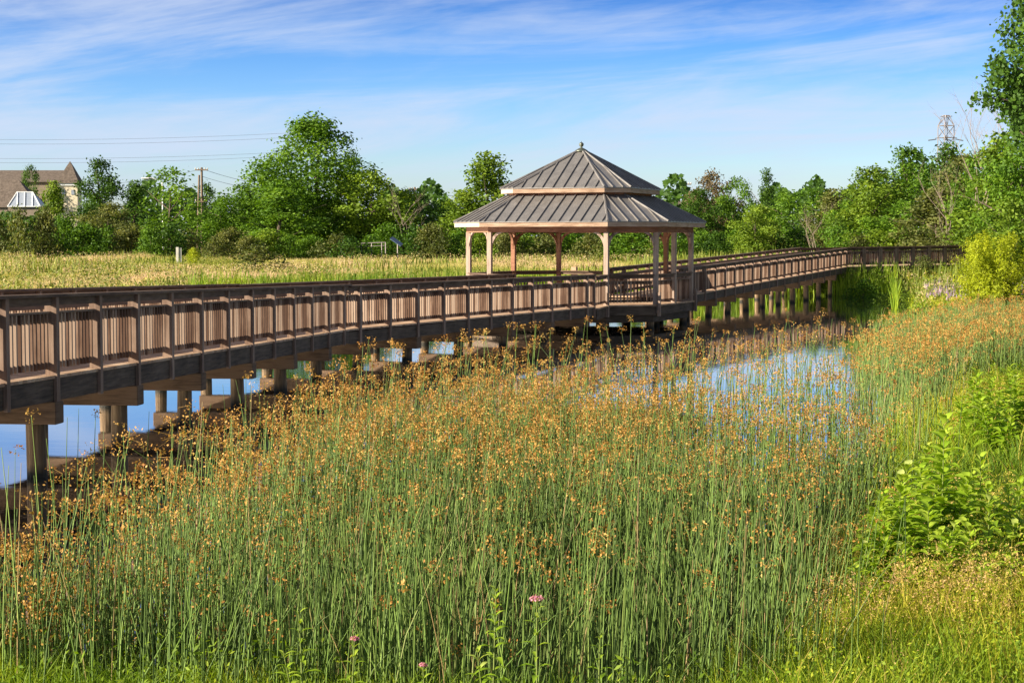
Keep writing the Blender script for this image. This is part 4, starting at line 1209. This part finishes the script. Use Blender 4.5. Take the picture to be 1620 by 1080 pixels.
# ------------------------------------------------------------------ broad leaved plants
def leafy_plant(label, x, top, D, seed, leaf=.17, stems=1, flower=None, narrow=.42, name='milkweed_plant', group=None, mat='broad_leaf', gapz=.062, spread=.15):
    r = random.Random(seed)
    X = at(x, top, D); b0 = gz(X[0], D) if pond_dist(np.array([X[0]]), np.array([D]))[0] > -.3 else -.1
    H = X[2] - b0
    root = empty(name, (X[0], D, b0)); tag(root, label, 'plant', group)
    sm = MB(); V = []; Q = []; T = []
    fl = []
    for s_ in range(stems):
        a0 = r.uniform(0, 6.28); sx = spread * (1 if s_ else .2) * math.cos(a0); sy = spread * (1 if s_ else .2) * math.sin(a0)
        h = H * (1 if s_ == 0 else r.uniform(.6, .95))
        pt = lambda t: Vector((X[0] + sx * (.3 + t), D + sy * (.3 + t), b0 + h * t))
        sm.tube([pt(0), pt(.5), pt(1)], [.007, .006, .003], 6)
        k = 0; z = .16
        while z < 1.0:
            for sgn in (0, math.pi):
                az = k * 1.57 + sgn + a0 + r.uniform(-.3, .3)
                L = leaf * (1.08 - .62 * max(0, z - .45) / .55) * r.uniform(.8, 1.15) * (1 if z > .25 else .75)
                el0 = .25 + .75 * z ** 2.5 + r.uniform(-.1, .15)      # young leaves stand upright
                d = Vector((math.cos(az), math.sin(az), 0)); w = Vector((-math.sin(az), math.cos(az), 0))
                p = pt(z); base = len(V)
                tt = min(1, max(0, r.gauss(.42 + .32 * z ** 3, .13)))
                e = el0
                rows = []
                for (q, wd) in ((0, .10), (.25, .8), (.55, 1.0), (.82, .55), (1.0, .03)):
                    rows.append((p, wd)); p = p + (d * math.cos(e) + Vector((0, 0, math.sin(e)))) * L * .25; e -= .30
                for (pp, wd) in rows:
                    hw = L * narrow * wd * .5
                    V.append(pp - w * hw + Vector((0, 0, hw * .35))); V.append(pp); V.append(pp + w * hw + Vector((0, 0, hw * .35)))
                for j in range(4):
                    b_ = base + j * 3
                    Q += [(b_, b_ + 1, b_ + 4, b_ + 3), (b_ + 1, b_ + 2, b_ + 5, b_ + 4)]; T += [tt, tt]
            k += 1; z += gapz / h * r.uniform(.8, 1.2) * (1.15 - .45 * z)
        if flower and s_ == 0: fl.append(pt(1.0))
    v = np.array([tuple(p) for p in V]) - np.array([X[0], D, b0])
    me = np_mesh('leaves', v, np.array(Q), None, np.array(T), mats=[M[mat]], smooth=True)
    link(bpy.data.objects.new('leaves', me), root, (X[0], D, b0))
    sm.build('stem', M['green_stem'], root)
    for p in fl:
        rr = np.random.default_rng(seed)
        u = rr.normal(0, 1, (130, 3)); u /= np.linalg.norm(u, axis=1)[:, None]; u[:, 2] = np.abs(u[:, 2])
        P = u * np.array([flower, flower, flower * .55]) * rr.uniform(.6, 1, (130, 1))
        v, q = leaf_cloud(P, u, .014, .7, rr)
        me = np_mesh('flower_head', v, q, None, rr.random(130), mats=[M['pink_flower']])
        link(bpy.data.objects.new('flower_head', me), root, tuple(p))
    return root
PL = [
 ('tallest broad leaved plant, in the middle of the right foreground clump', 1490, 668, 14.2, 1, dict(leaf=.31, stems=5)),
 ('leafy plant at the left side of the right foreground clump, pale new leaves on top', 1426, 738, 13.8, 2, dict(leaf=.30, stems=5)),
 ('leafy plant between the tallest plant and the pale topped plant on its left', 1458, 706, 15.2, 31, dict(leaf=.25, stems=3)),
 ('small leafy plant at the front left of the right foreground clump, beside the reeds', 1372, 858, 13.0, 3, dict(leaf=.19, stems=3)),
 ('wide leafy plant at the lower right of the foreground clump', 1566, 792, 13.6, 4, dict(leaf=.25, stems=5)),
 ('leafy plant cut by the right frame edge below the middle', 1616, 756, 14.2, 5, dict(leaf=.25, stems=4)),
 ('low leafy plant between the tallest plant and the right frame edge', 1530, 836, 13.2, 6, dict(leaf=.23, stems=4)),
 ('leafy plant low in the clump just below the tallest plant', 1474, 806, 13.4, 7, dict(leaf=.25, stems=4)),
 ('leafy plant at the far left of the right foreground clump, half among reeds', 1398, 800, 13.6, 35, dict(leaf=.25, stems=4)),
 ('upright leafy plant right of the tallest plant at the back of the clump', 1556, 726, 15.4, 36, dict(leaf=.26, stems=4)),
 ('low plant at the front of the clump under the pale topped plant', 1420, 868, 12.9, 32, dict(leaf=.21, stems=3)),
 ('low broad plant at the right frame edge in front of the clump', 1606, 872, 12.8, 33, dict(leaf=.21, stems=4)),
 ('thin plant with small pointed leaves in front of the wide plant', 1560, 890, 12.5, 34, dict(leaf=.15, stems=3, narrow=.3)),
 ('slender narrow leaved plant with a reddish stem at the lower right', 1484, 918, 12.6, 8, dict(leaf=.13, stems=1, narrow=.2, gapz=.06)),
 ('pale green leafy plant standing among the reeds left of the tallest plant', 1326, 682, 20.0, 9, dict(leaf=.17, stems=2)),
 ('bright leafy plant on the bank above the reeds near the right edge', 1552, 590, 24.0, 10, dict(leaf=0.31, stems=6, spread=.3)),
 ('bright leafy plant at the right frame edge above the foreground clump', 1606, 582, 24.6, 11, dict(leaf=0.31, stems=6, spread=.3)),
 ('leafy plant in shade at the right frame edge between two bright ones', 1588, 622, 22.5, 12, dict(leaf=0.28, stems=5, spread=.25)),
 ('flowering plant with a round pink head among the reeds at the bottom centre', 850, 950, 9.85, 13, dict(leaf=.13, stems=1, flower=.046, narrow=.26)),
 ('leafy plant without flower left of the round pink head', 776, 936, 10.0, 14, dict(leaf=.14, stems=2, narrow=.28)),
 ('small plant with a pink bud head at the bottom left of centre', 550, 1010, 9.8, 15, dict(leaf=.12, stems=1, flower=.026, narrow=.28)),
 ('small plant with a pink bud at the bottom edge left of centre', 676, 1054, 9.8, 16, dict(leaf=.12, stems=1, flower=.024, narrow=.28)),
 ('low leafy plant at the bottom edge left of the pink bud head', 484, 966, 10.0, 17, dict(leaf=.13, stems=2, narrow=.3)),
 ('low leafy plant at the bottom edge right of centre', 945, 1004, 10.0, 18, dict(leaf=.12, stems=2, narrow=.26)),
 ('broad leaved plant in the lower left corner by the water', 110, 1012, 12.4, 19, dict(leaf=.15, stems=3, narrow=.55, spread=.16)),
 ('second broad leaved plant right of the lower left corner', 190, 1020, 12.3, 20, dict(leaf=.14, stems=3, narrow=.55, spread=.16)),
 ('leafy plant at the bottom edge in the yellow grass', 1240, 1000, 10.8, 22, dict(leaf=.11, stems=2, narrow=.26)),
]
for (lab, x, top, D, seed, kw) in PL: leafy_plant(lab, x, top, D, seed, **kw)
# purple flower spikes on the right bank
def purple():
    r = np.random.default_rng(81)
    x, y, d = scatter(5200, 66, 96, 1400, 1640, r, 1.0, (.6, 12))
    k = value_noise(x, y, 3.0, 21) > .55; x, y = x[k], y[k]
    k = np.arange(len(x)); z = ground_z(x, y)
    h = r.uniform(.45, .85, len(x))
    V1 = blades(x, y, z, h, np.full(len(x), .05), h * .12, r, r.random(len(x)))
    x2 = np.array([-3.75, -3.7, -3.8, -3.62, -3.85]); y2 = np.array([13.0, 13.1, 12.95, 13.05, 13.2])
    blade_object('purple_wildflowers', [V1], 'purple_flower', 'drift of pale purple flower spikes on the right bank below the yellow green bush', 'wildflowers')
purple()

# ------------------------------------------------------------------ far buildings, poles, wires, pylon
def P3(px, py, D): return at(px, py, D)
M['brown_wall'] = plain_mat('brown_wall', (.27, .215, .16), .9, .2, 0, .12)
def chapel():
    D = 262.0
    base = gz(-70, D)
    root = empty('building', (*P3(100, 300, D)[:2], base)); tag(root, 'long brown roofed building with a square tower under a pointed roof, at the far left', 'building')
    u = D / F
    tx = P3(106, 293, D); hw = 16.5 * u
    m = MB(); m.box((tx[0], D + 2, (base + tx[2]) / 2), (hw * .88, hw * .88, (tx[2] - base) / 2)); m.build('tower', M['stucco'], root)
    m = MB(); m.box((tx[0], D + 2, tx[2] + .12), (hw * 1.0, hw * 1.0, .16)); m.build('cornice', M['white_paint'], root)
    top = P3(111, 254, D)[2]; zb = tx[2] + .28; e = hw * 1.10
    prof = [(1, 0), (.60, .40), (.28, .74), (0, 1)]
    m = MB()
    for (s0, h0), (s1, h1) in zip(prof[:-1], prof[1:]):
        for k in range(4):
            c = [(-1, -1), (1, -1), (1, 1), (-1, 1)]; a_, b_ = c[k], c[(k + 1) % 4]
            q = [(tx[0] + a_[0] * e * s0, D + 2 + a_[1] * e * s0, zb + (top - zb) * h0), (tx[0] + b_[0] * e * s0, D + 2 + b_[1] * e * s0, zb + (top - zb) * h0),
                 (tx[0] + b_[0] * e * s1, D + 2 + b_[1] * e * s1, zb + (top - zb) * h1), (tx[0] + a_[0] * e * s1, D + 2 + a_[1] * e * s1, zb + (top - zb) * h1)]
            m.add(q if s1 > 0 else q[:3], [(0, 1, 2, 3)] if s1 > 0 else [(0, 1, 2)])
    m.build('tower_roof', M['shingle'], root)
    for sx in (-.45, .45):
        m = MB(); m.box((tx[0] + sx * hw, D + 2 - hw * .88 - .02, tx[2] - 1.0), (.22, .05, .35)); m.build('window', M['pane'], root)
    # nave: long gable roof parallel to the view plane
    xl, xr = P3(-60, 270, D + 6)[0], P3(101, 270, D + 6)[0]
    zr = P3(0, 269.5, D + 9)[2]; ze = P3(0, 288, D + 4)[2]
    m = MB(); m.bar((xl, D + 9, base), (xr, D + 9, base), (0, 1, 0), -4.6, 4.6, 0, ze - base); m.build('wall', M['brown_wall'], root)
    m = MB()
    m.add([(xl, D + 4, ze), (xr + .4, D + 4, ze), (xr + .4, D + 9, zr), (xl, D + 9, zr), (xr + .4, D + 14, ze), (xl, D + 14, ze)], [(0, 1, 2, 3), (3, 2, 4, 5), (1, 4, 2), (0, 3, 5)])
    m.build('roof', M['shingle'], root)
chapel()
def front_house():
    D = 236.0
    base = gz(-62, D); u = D / F
    root = empty('house', (*P3(10, 330, D)[:2], base)); tag(root, 'house with steep brown hip roof in front of the long roof at left edge', 'house')
    xl, xr = P3(-46, 330, D)[0], P3(62, 330, D)[0]
    ze = P3(0, 328, D)[2]; zt = P3(0, 284, D + 3)[2]
    r0, r1 = P3(-30, 284, D + 3)[0], P3(29, 284, D + 3)[0]
    m = MB(); m.bar((xl + .4, D + 3, base), (xr - .4, D + 3, base), (0, 1, 0), -2.9, 2.9, 0, ze - base); m.build('wall', M['brown_wall'], root)
    m = MB(); m.add([(xl, D - .2, ze), (xr, D - .2, ze), (xr, D + 6.2, ze), (xl, D + 6.2, ze), (r0, D + 3, zt), (r1, D + 3, zt)],
                    [(0, 1, 5, 4), (1, 2, 5), (2, 3, 4, 5), (3, 0, 4), (3, 2, 1, 0)])
    m.build('roof', M['shingle'], root)
    D2 = 228.0
    base2 = gz(-60, D2)
    root = empty('greenhouse', (*P3(38, 327, D2)[:2], base2)); tag(root, 'pale glazed sloping roof with white frame bars in front of the brown house', 'glasshouse')
    a_, b_, c_, d_ = P3(12, 327, D2), P3(64, 327, D2), P3(52, 304, D2 + 1.8), P3(27, 304, D2 + 1.8)
    m = MB(); m.add([a_, b_, c_, d_, (a_[0], D2 + 3.6, a_[2]), (b_[0], D2 + 3.6, b_[2])], [(0, 1, 2, 3), (3, 2, 5, 4), (1, 5, 2), (0, 3, 4)]); m.build('glazing', M['pane'], root)
    m = MB()
    L = lambda p, q, t: tuple(p[k] + (q[k] - p[k]) * t for k in range(3))
    for (p, q) in ((a_, b_), (b_, c_), (c_, d_), (d_, a_), (L(a_, b_, .30), L(d_, c_, .04)), (L(a_, b_, .52), L(d_, c_, .5)), (L(a_, b_, .76), L(d_, c_, .98))):
        m.tube([(p[0], p[1] - .05, p[2]), (q[0], q[1] - .05, q[2])], .075, 5)
    m.build('frame', M['white_paint'], root)
    m = MB(); m.bar((a_[0], D2 + 1.8, base2), (b_[0], D2 + 1.8, base2), (0, 1, 0), -1.6, 1.6, 0, a_[2] - base2 - .02); m.build('wall', M['brown_wall'], root)
front_house()
def far_cottage():
    D = 330.0
    base = gz(30, D); root = empty('house', (*P3(1070, 330, D)[:2], base)); tag(root, 'far house with a pinkish roof and white gable right of the gazebo roof tip', 'house')
    xl, xr = P3(1044, 330, D)[0], P3(1084, 330, D)[0]; ze = P3(0, 331, D)[2]; zt = P3(0, 317, D + 3)[2]
    m = MB(); m.bar((xl, D + 3, base), (xr, D + 3, base), (0, 1, 0), -3, 3, 0, ze - base); m.build('wall', M['white_paint'], root)
    m = MB(); m.add([(xl, D - .3, ze), (xr, D - .3, ze), (xr - .6, D + 3, zt), (xl, D + 3, zt), (xr, D + 6.3, ze), (xl, D + 6.3, ze)], [(0, 1, 2, 3), (3, 2, 4, 5), (1, 4, 2), (0, 3, 5)]); m.build('roof', M['shingle'], root)
    m = MB(); x0, x1 = P3(1076, 330, D)[0], P3(1087, 330, D)[0]
    m.add([(x0, D - 1.2, ze - .3), (x1, D - 1.2, ze - .3), ((x0 + x1) / 2, D - 1.2, zt - .3), (x0, D + 1, ze - .3), (x1, D + 1, ze - .3), ((x0 + x1) / 2, D + 1, zt - .3)], [(0, 1, 2), (0, 2, 5, 3), (1, 4, 5, 2)])
    m.build('gable', M['white_paint'], root)
far_cottage()
def utility_pole(label, x, top, D, arms=((.0, 1.0),), second=None, rad=.16, wires=()):
    P = P3(x, top, D); base = gz(P[0], D)
    root = empty('utility_pole', (P[0], D, base)); tag(root, label, 'utility pole', 'utility poles beyond the treeline')
    m = MB(); m.tube([(P[0], D, base - .3), P], [rad * 1.25, rad * .8], 8); m.build('pole', M['pole_wood'], root)
    for (dz, hl) in arms:
        m = MB(); m.box((P[0], D - .15, P[2] - dz), (hl, .07, .07))
        c = m.build('crossarm', M['pole_wood'], root)
        for s_ in (-.95, -.5, .5, .95):
            q = MB(); q.lathe((P[0] + s_ * hl, D - .15, P[2] - dz + .07), [(.05, 0), (.08, .08), (.03, .2)], 8); q.build('insulator', M['concrete'], c)
    if second:
        Q = P3(second, top + 12, D + .6); m = MB(); m.tube([(Q[0] - .3, D + .6, base - .3), Q], [rad, rad * .7], 8); m.build('brace_pole', M['pole_wood'], root)
utility_pole('utility pole with a second leaning post and two crossarms, left of the tallest tree', 319, 265, 214, ((.3, .75), (4.0, .75)), 315)
utility_pole('thin utility pole top above the shaded trees left of the gazebo', 656, 296, 230, ((.3, .7),))
utility_pole('wooden utility pole right of the gazebo roof tip, above the far house', 1085, 288, 236, ((.3, .7), (1.5, .7)), rad=.13)
utility_pole('short thin pole just left of the far white gabled house', 1056, 308, 300, (), rad=.09)
def street_lamp():
    D = 212.0; A = P3(222, 300, D); base = gz(A[0], D)
    root = empty('street_lamp', (*P3(256, 330, D)[:2], base)); tag(root, 'white street lamp arm above the trees left of the utility pole', 'street lamp')
    p = P3(257, 288, D); q = P3(240, 281, D); e = P3(226, 282, D)
    m = MB(); m.tube([(p[0], D, base), (p[0], D, p[2])], .09, 8); m.build('post', M['white_paint'], root)
    m = MB(); m.tube([(p[0], D, p[2]), q, (e[0] + .5, D, e[2])], .05, 6); m.build('arm', M['white_paint'], root)
    m = MB(); m.box((e[0] + .3, D, e[2]), (.45, .14, .08)); m.build('lamp_head', M['white_paint'], root, bevel=.04)
street_lamp()
def wire(label, pts, rad=.03, group='power lines across the left sky'):
    m = MB(); L = []
    for (A, B, sag) in pts:
        for k in range(0, 17):
            t = k / 16; L.append((A[0] + (B[0] - A[0]) * t, A[1] + (B[1] - A[1]) * t, A[2] + (B[2] - A[2]) * t - sag * 4 * t * (1 - t)))
    m.tube(L, rad, 4)
    o = m.build('power_line', M['wire'], None); tag(o, label, 'power line', group)
for (lab, y0, y1) in (('topmost thin power line crossing the sky left of the tallest tree', 217.5, 213), ('second thin power line from the top in the left sky', 224.5, 220),
                      ('third thin power line from the top, well below the upper pair', 247.5, 243), ('lowest thin power line of the four in the left sky', 254.5, 249)):
    wire(lab, [(P3(-260, y0 - 3, 330), P3(503, y1 - 5, 330), 1.1)], .022)
utility_pole('tall transmission pole hidden behind the tallest tree where the sky lines end', 503, 204, 330, ((.4, 1.2), (4.0, 1.2)), rad=.2)
pp = P3(319, 267, 214)
wire('slack wire running right from the utility pole to the tallest tree', [(pp, P3(520, 296, 216), .8)], .022, 'wires at the utility pole')
wire('lower slack wire running right from the utility pole', [(P3(319, 279, 214), P3(520, 302, 216), .8)], .022, 'wires at the utility pole')
wire('wire running left from the utility pole past the street lamp', [(pp, P3(120, 290, 218), .6)], .022, 'wires at the utility pole')
wire('faint wire between the thin pole and the gazebo roof', [(P3(656, 298, 230), P3(860, 318, 236), .6)], .022, 'wires right of the tallest tree')
def pylon():
    D = 345.0; u = D / F
    c = P3(1497, 181, D); base = gz(c[0], D)
    root = empty('pylon', (c[0], D, base)); tag(root, 'rusty steel lattice power pylon rising behind the right trees', 'pylon')
    Z = lambda py: P3(1497, py, D)[2]
    rot = .42
    def corner(k, h): a_ = math.pi / 4 + k * math.pi / 2 + rot; return lambda z, w: (c[0] + math.cos(a_) * w * 1.414, D + math.sin(a_) * w * 1.414, z)
    lev = [(base, 2.3), (Z(300), 1.35), (Z(270), 1.18), (Z(252), 1.10), (Z(235), 1.06), (Z(218), 1.06), (Z(199), 1.06), (Z(183), .42)]
    m = MB()
    for k in range(4):
        f = corner(k, 0); m.tube([f(z, w) for z, w in lev], .085, 5)
    m.build('legs', M['steel'], root)
    m = MB()
    for (z0, w0), (z1, w1) in zip(lev[:-1], lev[1:]):
        for k in range(4):
            f, g = corner(k, 0), corner((k + 1) % 4, 0)
            m.tube([f(z0, w0), g(z1, w1)], .05, 4); m.tube([g(z0, w0), f(z1, w1)], .05, 4); m.tube([f(z1, w1), g(z1, w1)], .06, 4)
    m.build('bracing', M['steel'], root)
    for (py, hl, dyy) in ((184, 1.3, 0), (218, 2.3, .3)):
        m = MB()
        z = Z(py)
        m.tube([(c[0] - hl * .95, D - .5, z - .15), (c[0], D, z + .1), (c[0] + hl * .95, D + .5, z)], .07, 5); m.tube([(c[0] - hl * .6, D + .4, z), (c[0] + hl * .6, D - .4, z)], .06, 5)
        arm = m.build('crossarm', M['steel'], root)
        if py == 218:
            for s_, tilt in ((-1, .10), (.1, -.14), (1.15, -.16)):
                q = MB(); x0 = c[0] + s_ * (hl - .2) - .1
                x0 += -.6 if s_ < 0 else 0
                q.tube([(x0 - .75, D - .9, z - .45 - tilt), (x0 + .75, D - .9, z - .45 + tilt)], .11, 7); q.build('insulator', M['wire'], arm)
pylon()
# small things at the far side of the meadow
def marker_post():
    D = 152.0; P = P3(283, 391, D); base = gz(P[0], D)
    root = empty('marker_post', (P[0], D, base)); tag(root, 'white rectangular marker post in the meadow in front of the trees', 'post')
    m = MB(); m.box((P[0] - .12, D, (P[2] + base) / 2), (.11, .09, (P[2] - base) / 2)); m.build('post', M['concrete'], root, bevel=.01)
    m = MB(); m.box((P[0] + .12, D + .05, (P[2] + base) / 2 - .02), (.085, .07, (P[2] - base) / 2 - .04)); m.build('brace', M['concrete'], root)
marker_post()
def far_fence():
    D = 176.0
    root = empty('fence', (*P3(595, 392, D)[:2], gz(P3(595, 392, D)[0], D))); tag(root, 'dark metal rail fence at the foot of the trees left of the gazebo', 'fence')
    xs = [540, 556, 572, 588, 604, 610]
    zt = P3(0, 383.5, D)[2]
    m = MB(); m.tube([P3(540, 386, D), P3(610, 383.5, D)], .05, 6); m.build('top_rail', M['steel'], root)
    m = MB(); m.tube([P3(540, 391, D), P3(610, 388.5, D)], .035, 6); m.build('lower_rail', M['steel'], root)
    for x in xs:
        p = P3(x, 383.5 + (610 - x) * .036, D); g = gz(p[0], D)
        m = MB(); m.tube([(p[0], D, g - .2), p], .05, 6); m.build('fence_post', M['steel'], root)
far_fence()
def info_panel():
    D = 174.0; P = P3(629, 383, D); base = gz(P[0], D)
    root = empty('panel_stand', (P[0], D, base)); tag(root, 'tilted bluish panel on a stand at the end of the metal rail fence', 'panel')
    m = MB(); c = [(-.7, -.35, .45), (.3, -.35, -.25), (.5, .35, -.05), (-.5, .35, .65)]
    m.add([(P[0] + a_[0], D + a_[1], P[2] + a_[2] - .1) for a_ in c] + [(P[0] + a_[0], D + a_[1], P[2] + a_[2] - .17) for a_ in c], [(0, 1, 2, 3), (7, 6, 5, 4), (0, 4, 5, 1), (1, 5, 6, 2), (2, 6, 7, 3), (3, 7, 4, 0)])
    m.build('panel', M['blue_panel'], root)
    m = MB(); m.tube([(P[0], D, base - .2), (P[0], D, P[2])], .06, 6); m.build('stand', M['steel'], root)
info_panel()
